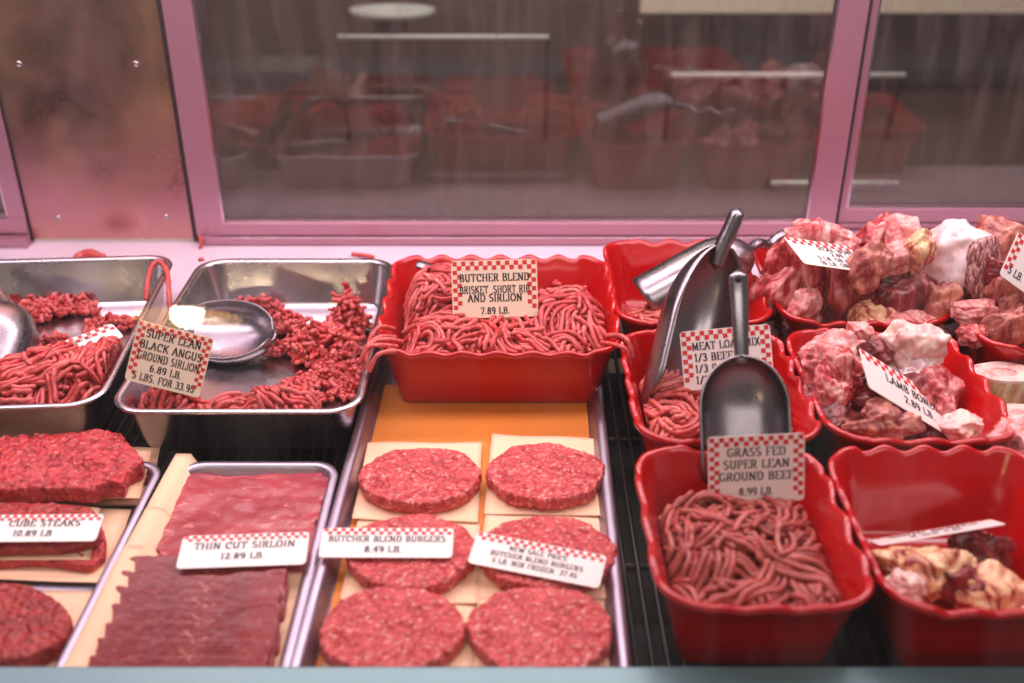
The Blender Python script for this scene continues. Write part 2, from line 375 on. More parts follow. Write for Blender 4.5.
def card(TL, TR, BR, BL, lines, border, label, mat='card', checks=(14, 2), name='price_card', bend=0.0, group='checker bordered price cards', shear_ok=False):
    """four world corners -> one rigid rectangular card with rounded corners, checks and printing"""
    TL, TR, BR, BL = map(Vector, (TL, TR, BR, BL))
    c = (TL+TR+BR+BL)/4; u = ((TR-TL)+(BR-BL))/2; v = ((TL-BL)+(TR-BR))/2
    W = u.length; u.normalize(); v = v-u*v.dot(u); H = v.length; v.normalize(); nrm = u.cross(v)
    b = B(); th = .0006
    def P(x, y, z=0):
        return c+u*x+v*y+nrm*(z-bend*((2*x/W)**2))
    R = rrect(W, H, .0035, 5, 1)
    # strips across x so that the card may bend
    nx = 12
    outl = [(x, y) for x, y, _, _ in R]
    def ylim(x):
        r = .0035; dx = abs(x)-(W/2-r)
        return H/2-(r-math.sqrt(max(0, r*r-dx*dx)) if dx > 0 else 0)
    xs = sorted(set([-W/2+t for t in (0, .0005, .0015, .0035)]+[W/2-t for t in (0, .0005, .0015, .0035)]+[-W/2+.0035+(W-.007)*i/nx for i in range(nx+1)]))
    n = len(xs); vv = []
    for z in (0, -th):
        for x in xs: vv += [P(x, -ylim(x), z), P(x, ylim(x), z)]
    ff = []
    for i in range(n-1):
        a = 2*i; ff.append((a, a+2, a+3, a+1)); a2 = a+2*n; ff.append((a2, a2+1, a2+3, a2+2))
        ff.append((a, a2, a2+2, a+2)); ff.append((a+1, a+3, a2+3, a2+1))
    ff.append((0, 1, 1+2*n, 2*n)); ff.append((2*n-2, 4*n-2, 4*n-1, 2*n-1))
    b.add(vv, ff, 0)
    nc, nr = checks; s = W*.97/nc; x0 = -W*.97/2; y1 = H/2*.97; e = .00025
    def sq(xa, ya, xb, yb): b.add([P(xa, ya, e), P(xb, ya, e), P(xb, yb, e), P(xa, yb, e)], [(0, 1, 2, 3)], 1)
    sh = s if H > .05 else s*.9
    if 't' in border:
        for i in range(nc):
            for j in range(nr):
                if (i+j) % 2 == 0: sq(x0+i*s, y1-(j+1)*sh, x0+(i+1)*s, y1-j*sh)
    if 's' in border:
        nrow = int((H*.97)/sh) if 'f' in border else int(H*.9/sh)
        for r in range(nr, nrow):
            for j in range(2):
                for (xa, k) in ((x0+j*s, j), (x0+(nc-1-j)*s, nc-1-j)):
                    if (r+k) % 2 == 0: sq(xa, y1-(r+1)*sh, xa+s, y1-r*sh)
    for (t, size, x, y, *o) in lines:
        oo = list(o or [1.0])
        oo = [oo[0], .085, .040, oo[3] if len(oo) > 3 else 'c', W*(.82 if 's' in border else .93)-(2*abs(x)*W if len(oo) < 4 else 0)]
        for H_ in text_polys(t, size*H, x*W, y*H, *oo):
            b.add([P(a, q, .0004) for a, q in H_], [tuple(range(len(H_)))], 2)
    o = b.obj(name, None, None, False, [M[mat], M['check'], M['ink']])
    return tag(o, label, 'price card', group)
def clipv(vs, c):
    """keep meat inside its container: (cx, cy, w, d, h, z0, inset at bottom, inset at rim, yaw)"""
    cx, cy, w, d, h, z0, ib, it, yaw = c; ca, sa = math.cos(rad(yaw)), math.sin(rad(yaw)); out = []
    for x, y, z in vs:
        t = min(1, max(0, (z-z0)/h)); ins = ib+(it-ib)*t+.0015
        u = (x-cx)*ca+(y-cy)*sa; v = -(x-cx)*sa+(y-cy)*ca
        u = max(-(w/2-ins), min(w/2-ins, u)); v = max(-(d/2-ins), min(d/2-ins, v))
        R_ = .026; eu, ev = abs(u)-(w/2-ins-R_), abs(v)-(d/2-ins-R_)
        if eu > 0 and ev > 0:
            q = math.hypot(eu, ev)
            if q > R_: u = math.copysign(w/2-ins-R_+eu*R_/q, u); v = math.copysign(d/2-ins-R_+ev*R_/q, v)
        out.append((cx+u*ca-v*sa, cy+u*sa+v*ca, z))
    return out
# ---------------------------------------------------------------- meat generators
def H_blobs(x, y, blobs, z0):
    h = 0; 
    for (cx, cy, rx, ry, hh, p) in blobs:
        q = abs((x-cx)/rx)**p+abs((y-cy)/ry)**p
        if q < 1: h = max(h, hh*(1-q)**.5)
    return z0+h
def inside(x, y, blobs, m=1.0):
    return any(abs((x-cx)/(rx*m))**p+abs((y-cy)/(ry*m))**p < 1 for cx, cy, rx, ry, hh, p in blobs)
def strand_pile(name, blobs, z0, nb, mat, label, cat='ground meat', seed=1, r=.0031, length=(.05, .11), extra=(), bunch=(3, 7), dirbias=None, lift=.006, clip=None, under=.011):
    """strands dropped one bunch after another onto a height map, so that they drape over each other"""
    rnd = random.Random(seed); b = B(); cs = .0016
    x0 = min(q[0]-q[2] for q in blobs)-.01; x1 = max(q[0]+q[2] for q in blobs)+.01
    y0 = min(q[1]-q[3] for q in blobs)-.01; y1 = max(q[1]+q[3] for q in blobs)+.01
    nx, ny = int((x1-x0)/cs)+1, int((y1-y0)/cs)+1
    gx = x0+np.arange(nx)*cs; gy = y0+np.arange(ny)*cs; X, Y = np.meshgrid(gx, gy, indexing='ij')
    tgt = np.zeros((nx, ny))
    for (cx, cy, rx, ry, hh, p) in blobs:
        q = np.clip(1-(np.abs((X-cx)/rx)**p+np.abs((Y-cy)/ry)**p), 0, None); tgt = np.maximum(tgt, hh*q**.42)
    dom = tgt > 0
    tgt += z0; Hm = np.where(dom, np.maximum(tgt-under, z0), z0)
    # solid core under the strands
    st = 3; V = []; Fc = []; idx = {}
    for i in range(0, nx, st):
        for j in range(0, ny, st):
            if dom[i, j]: idx[i, j] = len(V); V.append((gx[i], gy[j], Hm[i, j]-.0005+.001*noise.noise(Vector((gx[i]*150, gy[j]*150, seed)))))
    for (i, j) in idx:
        q = [(i, j), (i+st, j), (i+st, j+st), (i, j+st)]
        if all(k in idx for k in q): Fc.append(tuple(idx[k] for k in q))
    b.add(V, Fc, 0, 0.0)
    foot = [(i, j) for i in range(-2, 3) for j in range(-2, 3) if i*i+j*j <= (r*.95/cs)**2+.5]
    def gi(x, y): return int(round((x-x0)/cs)), int(round((y-y0)/cs))
    def ok(x, y):
        i, j = gi(x, y); return 0 <= i < nx and 0 <= j < ny and dom[i, j]
    cells = np.argwhere(dom)
    for ib in range(nb):
        best = None
        for _ in range(14):
            i, j = cells[rnd.randrange(len(cells))]; dfc = tgt[i, j]-Hm[i, j]+rnd.uniform(0, .003)
            if best is None or dfc > best[0]: best = (dfc, gx[i], gy[j])
        x, y = best[1], best[2]
        ang = rnd.uniform(0, 2*PI) if dirbias is None or rnd.random() < .4 else rad(dirbias)+rnd.gauss(0, .6)
        L = rnd.uniform(*length); ds = .0026; n = int(L/ds)
        kap = rnd.choice((-1, 1))*rnd.uniform(4, 45); kap2 = rnd.choice((-1, 1))*rnd.uniform(4, 90); sw = rnd.uniform(.25, .8)
        a0 = ang+PI; G_ = []
        x -= math.cos(ang)*L*.35; y -= math.sin(ang)*L*.35
        for i in range(n):
            t = i/n; kk = kap+(kap2-kap)*(1/(1+math.exp(-(t-sw)*14)))
            ang += kk*ds; x += math.cos(ang)*ds; y += math.sin(ang)*ds; G_.append((x, y, ang))
        m = rnd.randint(*bunch); news = []
        for s_ in range(m):
            off = (s_-(m-1)/2)*r*2.0; ph = rnd.uniform(0, 100); tone = min(.6, max(0, rnd.gauss(.14, .15)))
            i0 = rnd.randint(0, max(1, n//6)); i1 = n-rnd.randint(0, max(1, n//5)); segs = []; cur = []
            for i in range(i0, i1):
                px_, py_, a = G_[i]
                j1 = noise.noise(Vector((ph, i*.10, 0)))*.0042+noise.noise(Vector((ph, i*.33, 5)))*.0012
                xx = px_-math.sin(a)*(off+j1); yy = py_+math.cos(a)*(off+j1)
                if ok(xx, yy): cur.append((xx, yy))
                else:
                    if len(cur) > 6: segs.append(cur)
                    cur = []
            if len(cur) > 6: segs.append(cur)
            for sg in segs[:1] if rnd.random() < .6 else segs:
                zz = []
                for xx, yy in sg:
                    i, j = gi(xx, yy); z = z0
                    for di, dj in foot[::2]:
                        ii, jj = min(max(i+di, 0), nx-1), min(max(j+dj, 0), ny-1); z = max(z, Hm[ii, jj])
                    zz.append(z+r*.62)
                zz = np.array(zz); k = len(zz)
                for _ in range(5):
                    sm = zz.copy(); sm[1:-1] = (zz[:-2]+2*zz[1:-1]+zz[2:])/4; zz = sm
                zz += np.array([noise.noise(Vector((ph+4, i*.22, 9)))*.0012 for i in range(k)])
                ii0, jj0 = gi(*sg[k//2])
                if zz.mean() > np.mean([tgt[gi(*q)] for q in sg])+lift: continue
                rs = [r*(.93+.24*noise.noise(Vector((ph, i*.42, 7)))) for i in range(k)]; rs[0] *= .7; rs[-1] *= .65
                news.append((sg, zz)); b.tube([(sg[i][0], sg[i][1], zz[i]) for i in range(k)], rs, 6, tone)
        for sg, zz in news:
            for (xx, yy), z in zip(sg, zz):
                i, j = gi(xx, yy)
                for di, dj in foot:
                    ii, jj = i+di, j+dj
                    if 0 <= ii < nx and 0 <= jj < ny: Hm[ii, jj] = max(Hm[ii, jj], z+r*.55-(di*di+dj*dj)*.0002)
    if clip: b.v = clipv(b.v, clip)
    for path in extra:
        rr = r*rnd.uniform(.75, .98); P = [Vector(p) for p in path]; Q = []
        for i in range(len(P)-1):
            p0 = P[max(i-1, 0)]; p1 = P[i]; p2 = P[i+1]; p3 = P[min(i+2, len(P)-1)]
            for j in range(6):
                t = j/6
                Q.append(.5*((2*p1)+(p2-p0)*t+(2*p0-5*p1+4*p2-p3)*t*t+(3*p1-p0-3*p2+p3)*t**3))
        Q.append(P[-1]); b.tube(Q, [rr*(1+.3*noise.noise(Vector((i*.5, seed, 2)))) for i in range(len(Q))], 7, rnd.uniform(0, .3))
    o = b.obj(name, M[mat], tone=True)
    return tag(o, label, cat, 'ground meat in the containers', 'stuff')
def crumbs(name, clusters, mat, label, seed=1, r=.003, kind='stuff', clip=None):
    """clusters: (x, y, z0, rx, ry, height, n)"""
    rnd = random.Random(seed); b = B()
    for (cx, cy, z0, rx, ry, h, n) in clusters:
        for _ in range(n):
            q = math.sqrt(rnd.random()); a = rnd.uniform(0, 2*PI)
            x = cx+rx*q*math.cos(a); y = cy+ry*q*math.sin(a)
            z = z0+r*.8+h*(1-q*q)*rnd.uniform(.3, 1); L = rnd.randint(3, 9)
            d = Vector((rnd.gauss(0, 1), rnd.gauss(0, 1), rnd.gauss(0, .45))).normalized(); pts = []; p = Vector((x, y, z))
            for i in range(L):
                pts.append(p.copy()); d = (d+Vector((rnd.gauss(0, .45), rnd.gauss(0, .45), rnd.gauss(0, .3)))).normalized()
                p = p+d*.0021; p.z = max(p.z, z0+r*.7)
            rr = r*rnd.uniform(.75, 1.15)
            b.tube(pts, [rr*rnd.uniform(.8, 1.15) for _ in pts], 6, max(0, rnd.gauss(.15, .15)))
    if clip: b.v = clipv(b.v, clip)
    o = b.obj(name, M[mat], tone=True)
    return tag(o, label, 'ground meat', None, kind)
_ico = None
def ico(n=4):
    import bmesh
    bm = bmesh.new(); bmesh.ops.create_icosphere(bm, subdivisions=n, radius=1)
    v = [x.co.copy() for x in bm.verts]; f = [tuple(y.index for y in x.verts) for x in bm.faces]; bm.free(); return v, f
ICO = ico(5)
def chunk(px, py, Y, size, mat, label, rot=(0, 0, 0), seed=1, cuts=3, rough=.22, name='meat_bone', group=None, cat='meat bone', box=.0, parts=(), p3=None, fine=.05):
    """irregular lump with flat sawn faces"""
    rnd = random.Random(seed); c = Vector(p3) if p3 else atY(px, py, Y)
    R = Euler([rad(a) for a in rot]).to_matrix()
    pl = []
    for _ in range(cuts):
        d = Vector((rnd.gauss(0, 1), rnd.gauss(0, 1), rnd.gauss(0, 1))).normalized(); pl.append((d, rnd.uniform(.55, .85)))
    V = []
    for v in ICO[0]:
        q = v.copy()
        if box:
            m = max(abs(q.x), abs(q.y), abs(q.z)); q = q*(1-box)+q/m*box*.85
        s_ = Vector((seed*3.1, seed*1.7, 0))
        q *= 1+rough*noise.noise(q*1.3+s_)*1.6+rough*.5*noise.noise(q*3.2+s_)
        for d, k in pl:
            e = q.dot(d)-k
            if e > 0: q -= d*e*.86
        q += v*.5*max(0, noise.noise(q*2.1-s_))*rough*2; q += v*fine*(noise.noise(q*6+s_)+.5*noise.noise(q*13+s_))
        V.append(c+R@Vector((q.x*size[0]/2, q.y*size[1]/2, q.z*size[2]/2)))
    if parts:
        root = empty(name, c); o = mk('meat', V, ICO[1], M[mat], root)
        for (pn, off, sz, pm, prot) in parts:
            R2 = R @ Euler([rad(a) for a in prot]).to_matrix()
            VV = []; FF = []; n = 28
            prof = [(0, .5), (.42, .5), (.5, .42), (.5, -.42), (.42, -.5), (0, -.5)]
            for k, (rr, zz) in enumerate(prof):
                for j in range(n):
                    a = 2*PI*j/n; w_ = 1+.12*math.sin(2*a+seed)+.06*math.sin(5*a)
                    VV.append(c+R@Vector(off)+R2@Vector((sz[0]*rr*w_*math.cos(a), sz[1]*rr*w_*math.sin(a), sz[2]*zz)))
            for k in range(len(prof)-1):
                for j in range(n): FF.append((k*n+j, (k+1)*n+j, (k+1)*n+(j+1) % n, k*n+(j+1) % n))
            mk(pn, VV, FF, M[pm], root)
    else:
        root = mk(name, V, ICO[1], M[mat])
    return tag(root, label, cat, group)
def patty(cx, cy, z0, rx, ry, th, label, seed, mat='patty', group='raw burger patties', name='burger_patty', cat='burger patty', edge=.05):
    V = []; Fc = []; na, nr = 150, 30
    prof = [(q/nr, 1) for q in range(nr)]
    rings = []
    for i in range(nr+1): rings.append((i/nr*.965, 1.0))
    rings += [(.985, .93), (.998, .8), (1.0, .6), (1.0, .38), (.99, .2), (.97, .06), (.94, 0)]
    for (q, t) in rings:
        for j in range(na):
            a = 2*PI*j/na; c, s_ = math.cos(a), math.sin(a)
            k = 1+edge*noise.noise(Vector((c*1.6, s_*1.6, seed)))+edge*.42*noise.noise(Vector((c*7, s_*7, seed+5)))+edge*.3*noise.noise(Vector((c*18, s_*18, seed+5)))
            x = rx*q*k*c; y = ry*q*k*s_
            z = th*t
            if t > .9: z += .0011*noise.noise(Vector((x*160, y*160, seed)))+.0015*noise.noise(Vector((x*45, y*45, seed)))
            else: x *= 1+.012*noise.noise(Vector((a*14, t*5, seed))); y *= 1+.012*noise.noise(Vector((a*14, t*5, seed)))
            V.append((cx+x, cy+y, z0+z))
    for k in range(len(rings)-1):
        for j in range(na): Fc.append((k*na+j, (k+1)*na+j, (k+1)*na+(j+1) % na, k*na+(j+1) % na))
    o = mk(name, V, Fc, M[mat])
    return tag(o, label, cat, group)
def slab(outline, z0, th, mat, label, seed, group=None, name='steak', cat='steak', rip=.0015, tilt=None, wob=.03, ripf=60, subdiv=10):
    """outline: world xy points; star-shaped fill, rounded edge"""
    P = [Vector((p[0], p[1])) for p in outline]; N = len(P); c = sum(P, Vector((0, 0)))/N; ring = []
    for i in range(N):
        p0, p1, p2, p3 = P[i-1], P[i], P[(i+1) % N], P[(i+2) % N]
        for j in range(subdiv):
            t = j/subdiv
            cr = .5*((2*p1)+(p2-p0)*t+(2*p0-5*p1+4*p2-p3)*t*t+(3*p1-p0-3*p2+p3)*t**3)
            ring.append(cr*.45+(p1*(1-t)+p2*t)*.55)
    n = len(ring); V = []; Fc = []; nr = 22
    rings = [(i/nr*.97, 1.0) for i in range(nr+1)]+[(.985, .9), (.997, .7), (1, .45), (.995, .2), (.98, 0)]
    for (q, t) in rings:
        for j, p in enumerate(ring):
            d = p-c; k = 1+(wob*(noise.noise(Vector((d.x*55, d.y*55, seed)))+.6*noise.noise(Vector((d.x*200, d.y*200, seed)))) if q > .8 else 0)
            w = c+d*q*k; z = th*t
            if t > .6: z += rip*(noise.noise(Vector((w.x*ripf, w.y*ripf, seed)))+.6*noise.noise(Vector((w.x*ripf*3, w.y*ripf*3, seed))))
            if tilt: z += tilt[0]*(w.x-c.x)+tilt[1]*(w.y-c.y)
            V.append((w.x, w.y, z0+z))
    for k in range(len(rings)-1):
        for j in range(n): Fc.append((k*n+j, (k+1)*n+j, (k+1)*n+(j+1) % n, k*n+(j+1) % n))
    o = mk(name, V, Fc, M[mat])
    return tag(o, label, cat, group)
def paper(px4, z, label, mat='paper', curl=.002, seed=0, group='peach butcher paper sheets', name='paper_sheet', cat='paper sheet', up=0):
    """four pixel corners TL TR BR BL of a sheet lying at height z"""
    c = [atz(x, y, z) for x, y in px4]; n = 20; V = []; Fc = []
    for s_ in (0, -.0005):
        for i in range(n+1):
            for j in range(n+1):
                a, b_ = i/n, j/n
                p = (c[0]*(1-a)+c[1]*a)*(1-b_)+(c[3]*(1-a)+c[2]*a)*b_
                e = max(abs(2*a-1), abs(2*b_-1))**4
                V.append((p.x, p.y, p.z+up*(lambda f: f*f*(3-2*f))(min(1, max(0, (.17-a)/.08)))+curl*e*(.5+.9*noise.noise(Vector((a*2.5+seed, b_*2.5, seed*1.3))))+s_))
    m = (n+1)**2
    for i in range(n):
        for j in range(n):
            a = i*(n+1)+j; Fc.append((a, a+1, a+n+2, a+n+1)); Fc.append((a+m, a+m+n+1, a+m+n+2, a+m+1))
    for i in range(n):
        for a, b_ in ((i, i+1), (n*(n+1)+i+1, n*(n+1)+i), ((i+1)*(n+1), i*(n+1)), (i*(n+1)+n, (i+1)*(n+1)+n)):
            Fc.append((a, b_, b_+m, a+m))
    return tag(mk(name, V, Fc, M[mat]), label, cat, group)
# ---------------------------------------------------------------- scoops
def scoop(A, Mo, up, width, depth, label, handle, group='cast aluminium scoops', mouth=.72, name='scoop', hr=(.0055, .009), hole=False, wavy=0, dome=.35, flat=.55, hoff=0.0, tip=False):
    """A closed end, Mo mouth centre, up = opening direction, handle = list of world points from closed end outwards"""
    A = Vector(A); X = (Vector(Mo)-A); L = X.length; X.normalize(); Z = Vector(up); Z = (Z-X*Z.dot(X)).normalized(); Y = Z.cross(X)
    root = empty(name, A)
    nu, nv = 26, 26; V = []; Fc = []
    for i in range(nu+1):
        s_ = (i/nu); s2 = s_**1.5
        a = dome; rr = math.sqrt(max(1e-4, 1-(1-min(s2/a, 1))**2)) if s2 < a else 1
        if tip and s2 > .55: rr *= math.sqrt(max(.0025, 1-((s2-.55)/.455)**2))
        lim = 90 if tip or s2 < mouth else 90-24*((s2-mouth)/(1-mouth))**1.4
        for j in range(nv+1):
            ph = rad(-lim+2*lim*j/nv)
            se = .82
            sy = math.copysign(abs(math.sin(ph))**se, ph)*width/2*rr; sz = -depth*rr*(math.cos(ph)**.8)
            x = L*s2+(.04*L*math.cos(ph)*max(0, (s2-.5)/.5))
            V.append(A+X*x+Y*sy+Z*sz)
    for i in range(nu):
        for j in range(nv):
            a = i*(nv+1)+j; Fc.append((a, a+nv+1, a+nv+2, a+1))
    bowl = mk('bowl', V, Fc, M['scoop'], root)
    sm = bowl.modifiers.new('thickness', 'SOLIDIFY'); sm.thickness = .0022; sm.offset = 0
    P = [Vector(p) for p in handle]; Q = []
    for i in range(len(P)-1):
        p0 = P[max(i-1, 0)]; p1 = P[i]; p2 = P[i+1]; p3 = P[min(i+2, len(P)-1)]
        for j in range(8):
            t = j/8; Q.append(.5*((2*p1)+(p2-p0)*t+(2*p0-5*p1+4*p2-p3)*t*t+(3*p1-p0-3*p2+p3)*t**3))
    Q.append(P[-1]); n = len(Q); b = B()
    if wavy:
        T = (Q[-1]-Q[0]).normalized(); Nn = Z-T*Z.dot(T); Nn.normalize()
        Q = [q+Nn*wavy*math.sin(i/n*PI*6.2)*(1 if i > 3 else 0) for i, q in enumerate(Q)]
    rs = [hr[0]+(hr[1]-hr[0])*(i/(n-1))**.8 for i in range(n)]
    rs[-1] *= .8; rs[-2] *= .95
    b.tube(Q, rs, 14, flat=flat); b.obj('handle', M['scoop'], root)
    if hole:
        c = Q[-4]; d = (Vector((0, 0, CAMZ))-c).normalized(); T = (Q[-1]-Q[-5]).normalized(); d = (d-T*d.dot(T)).normalized(); b = B()
        b.tube([c-d*.0060, c+d*.0060], .0035, 16); b.obj('hang_hole', M['void'], root)
    return tag(root, label, 'scoop', group)
# ================================================================= SETTING
def boxobj(name, x0, x1, y0, y1, z0, z1, mat, parent=None, bv=.0015, kind=None, label=None, cat=None, group=None):
    b = B(); b.box(x0, x1, y0, y1, z0, z1); o = b.obj(name, M[mat], parent, False)
    if bv: bevel(o, bv)
    return tag(o, label, cat, group, kind)
WY = 1.42
boxobj('floor', -1.3, 1.3, 1.12, WY+.03, -.02, 0, 'deck', kind='structure', bv=0)
boxobj('floor_well', -1.3, 1.3, .40, 1.12, -.10, -.045, 'void', kind='structure', bv=0)
# wire rack the trays and crocks stand on
rk = empty('wire_rack', (0, .8, -.008)); tag(rk, 'dark wire shelf of closely spaced rods beneath the trays and crocks', 'wire rack')
for yy in (.5, .72, .92, 1.10):
    b = B(); b.tube([(-1.2, yy, -.009), (1.2, yy, -.009)], .0035, 8); b.obj('cross_rod', M['rack'], rk)
b = B()
x = -1.19
while x < 1.2:
    b.tube([(x, .46, -.0035), (x, 1.115, -.0035)], .0024, 6); x += .0125
o = b.obj('shelf_rods', M['rack'], rk); o['kind'] = 'stuff'
# walls at the back: riveted panel, frames, panes
def leaning(name, x0, x1, y0, y1, z0, z1, mat, parent=None, kind=None, bv=.0015): return boxobj(name, x0, x1, y0, y1, z0, z1, mat, parent, bv, kind)
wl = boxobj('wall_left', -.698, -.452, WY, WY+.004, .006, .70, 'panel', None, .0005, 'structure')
for (px, py) in ((19, 64), (136, 64), (58, 218), (166, 217)):
    p = atY(px, py, WY); b = B(); n = 16; V = []
    for k, (r_, d) in enumerate(((.0042, 0), (.0038, .0012), (.0022, .002), (.0018, .0012), (0.0001, .0012))):
        V += [(p.x+r_*math.cos(2*PI*j/n), WY-d, p.z+r_*math.sin(2*PI*j/n)) for j in range(n)]
    b.add(V, [(k*n+j, k*n+(j+1) % n, (k+1)*n+(j+1) % n, (k+1)*n+j) for k in range(4) for j in range(n)])
    b.obj('rivet', M['steel'], wl)
def window(name, x0, x1, zlo, y, postw_l, postw_r, rails):
    root = empty(name, ((x0+x1)/2, y, 0)); root['kind'] = 'structure'
    for (a, c, dy0, dy1, z0, z1, mat) in rails:
        boxobj('window_rail', a, c, y+dy0, y+dy1, z0, z1, mat, root, .0012)
    if postw_l:
        boxobj('window_post', x0, x0+postw_l, y-.004, y+.016, .012, .75, 'frame', root, .0025)
        boxobj('post_edge', x0+postw_l-.001, x0+postw_l+.003, y-.002, y+.012, .03, .75, 'frame_edge', root, .0008)
    if postw_r:
        boxobj('window_post', x1-postw_r, x1, y-.004, y+.016, .006, .75, 'frame', root, .0025)
        boxobj('post_edge', x1-postw_r-.003, x1-postw_r+.001, y-.002, y+.012, .03, .75, 'frame_edge', root, .0008)
    b = B(); xa = x0+postw_l-.004; xb = x1-postw_r+.004
    b.box(xa, xb, y+.008, y+.0105, zlo, .75); b.obj('window_pane', M['door_glass'], root, False)
    return root
xl, xr = -.458, .467
window('window_1', xl, xr, .028, WY, .040, .040, [
    (xl+.03, xr-.03, -.006, .018, .014, .0325, 'frame'), (xl+.005, xr-.005, -.012, .02, .0015, .0125, 'frame'),
    (xl+.02, xr-.02, -.013, -.010, .0115, .0135, 'frame_edge'), (xl+.045, xr-.045, .0, .006, .032, .0345, 'frame_edge')])
boxobj('trim_1', xl-.006, xl, WY-.002, WY+.01, .004, .72, 'gasket', None, 0, 'structure')
boxobj('trim_2', xr, xr+.004, WY-.002, WY+.01, .004, .72, 'gasket', None, 0, 'structure')
x2 = xr+.004
window('window_2', x2, 1.25, .052, WY+.01, .012, .0, [
    (x2, 1.25, -.006, .016, .030, .050, 'frame'), (x2, 1.25, -.010, .012, .022, .0285, 'frame'), (x2, 1.25, -.018, .012, .010, .0205, 'frame'),
    (x2, 1.25, -.024, .0, .000, .009, 'frame'), (x2+.012, 1.25, .0, .006, .049, .0525, 'frame_edge'), (x2, 1.25, -.012, -.008, .0275, .0295, 'frame_edge')])
x3 = -.698
window('window_3', -1.25, x3-.002, .052, WY, .0, .026, [
    (-1.25, x3-.002, -.008, .016, .018, .040, 'frame'), (-1.25, x3-.002, -.022, .01, .000, .015, 'frame'), (-1.25, x3-.008, -.024, -.020, .0, .004, 'frame_edge')])
boxobj('trim_3', x3-.002, x3, WY-.003, WY+.01, .004, .72, 'gasket', None, 0, 'structure')
# ---- back room seen through the panes
boxobj('floor_back_room', -2.2, 2.4, WY+.03, 2.9, -.34, -.32, 'room_dark', kind='structure', bv=0)
boxobj('trim_4', -1.3, 1.3, WY+.024, WY+.14, -.03, -.012, 'room_dark', kind='structure', bv=.002)
boxobj('wall_back', -2.2, 2.4, 2.85, 2.9, -.34, 1.2, 'room_wall', kind='structure', bv=0)
cb = empty('work_counter', (0, 2.3, -.32)); tag(cb, 'blurred brown work counter behind the sliding glass', 'counter')
boxobj('counter_top', -1.6, 1.8, 1.85, 2.845, -.165, -.14, 'room_wall', cb, .004)
boxobj('counter_front', -1.6, 1.8, 1.90, 1.93, -.32, -.165, 'room_dark', cb, .003)
for xx in (-.28, .18, .62): boxobj('counter_leg', xx-.02, xx+.02, 1.87, 1.90, -.32, -.165, 'rack', cb, .002)
def bar(px0, px1, py, Y, r, label, kn=False):  # solid pale bars added in place of lamp reflections in the back panes
    a = atY(px0, py, Y); c = atY(px1, py, Y); root = empty('reflection_bar', (a+c)/2); b = B()
    b.tube([a, c], r, 12); b.obj('bar', M['bar'], root)
    for e in (a, c):
        b = B(); b.tube([e, e+Vector((0, .03, 0)), Vector((e.x, e.y+.04, -.139))], r*.8, 10); b.obj('bracket', M['room_wall'], root)
    return tag(root, label, 'rail', 'pale bars standing in for lamp reflections in the sliding glass')
bar(338, 548, 37, 2.3, .0055, 'blurred white bar standing in for a lamp reflection in the wide pane, nearest the upper left')
bar(672, 905, 75, 2.3, .0065, 'blurred pale bar standing in for a lamp reflection crossing the right post, the higher one')
bar(772, 898, 183, 2.0, .0055, 'short blurred pale bar standing in for a lamp reflection low by the right post')
wb = empty('cutting_board', atY(830, 5, 2.6)); tag(wb, 'cream cutting board leaning at the top right beyond the glass', 'cutting board')
a = atY(640, 14, 2.6); c = atY(1130, 14, 2.6)
boxobj('board', a.x, c.x, 2.6, 2.63, a.z, a.z+.22, 'white_thing', wb, .004)
for q in (a.x+.12, c.x-.12): boxobj('stand_foot', q-.02, q+.02, 2.605, 2.625, -.14, a.z, 'room_dark', wb, .002)
pl = atY(392, 10, 2.5); pt = empty('oval_platter', (pl.x, pl.y, pl.z-.015)); tag(pt, 'white oval platter blurred at the top left of the wide pane', 'platter')
V = []; n = 40
for (q, z) in ((.0, 0), (.8, 0), (.95, .006), (1, .018), (.96, .018), (.85, .006), (.0, .004)):
    V += [(pl.x+.10*q*math.cos(2*PI*j/n)+1e-5, pl.y+.06*q*math.sin(2*PI*j/n), pl.z-.015+z) for j in range(n)]
mk('dish', V, [(k*n+j, (k+1)*n+j, (k+1)*n+(j+1) % n, k*n+(j+1) % n) for k in range(6) for j in range(n)], M['bar'], pt)
boxobj('pedestal', pl.x-.04, pl.x+.04, pl.y-.03, pl.y+.03, -.14, pl.z-.016, 'room_dark', pt, .004)
# ---- front: bottom rail and leaning display glass
boxobj('trim_5', -1.3, 1.3, .455, .5665, -.05, .030, 'rail', kind='structure', bv=.003)
boxobj('trim_6', -1.3, 1.3, .40, .4545, -.12, .024, 'rail', kind='structure', bv=.003)
ga = rad(20)
b = B(); gy, gz = .552, .030; L = .78
dv = Vector((0, math.sin(ga), math.cos(ga))); nv_ = Vector((0, -math.cos(ga), math.sin(ga)))
P0 = Vector((0, gy, gz))
V = [P0+Vector((x_, 0, 0))+dv*t-nv_*e for e in (0, .004) for t in (0, L) for x_ in (-1.25, 1.25)]
b.add(V, [(0, 1, 3, 2)])
o = b.obj('window_4', M['front_glass'], None, False); o['kind'] = 'structure'
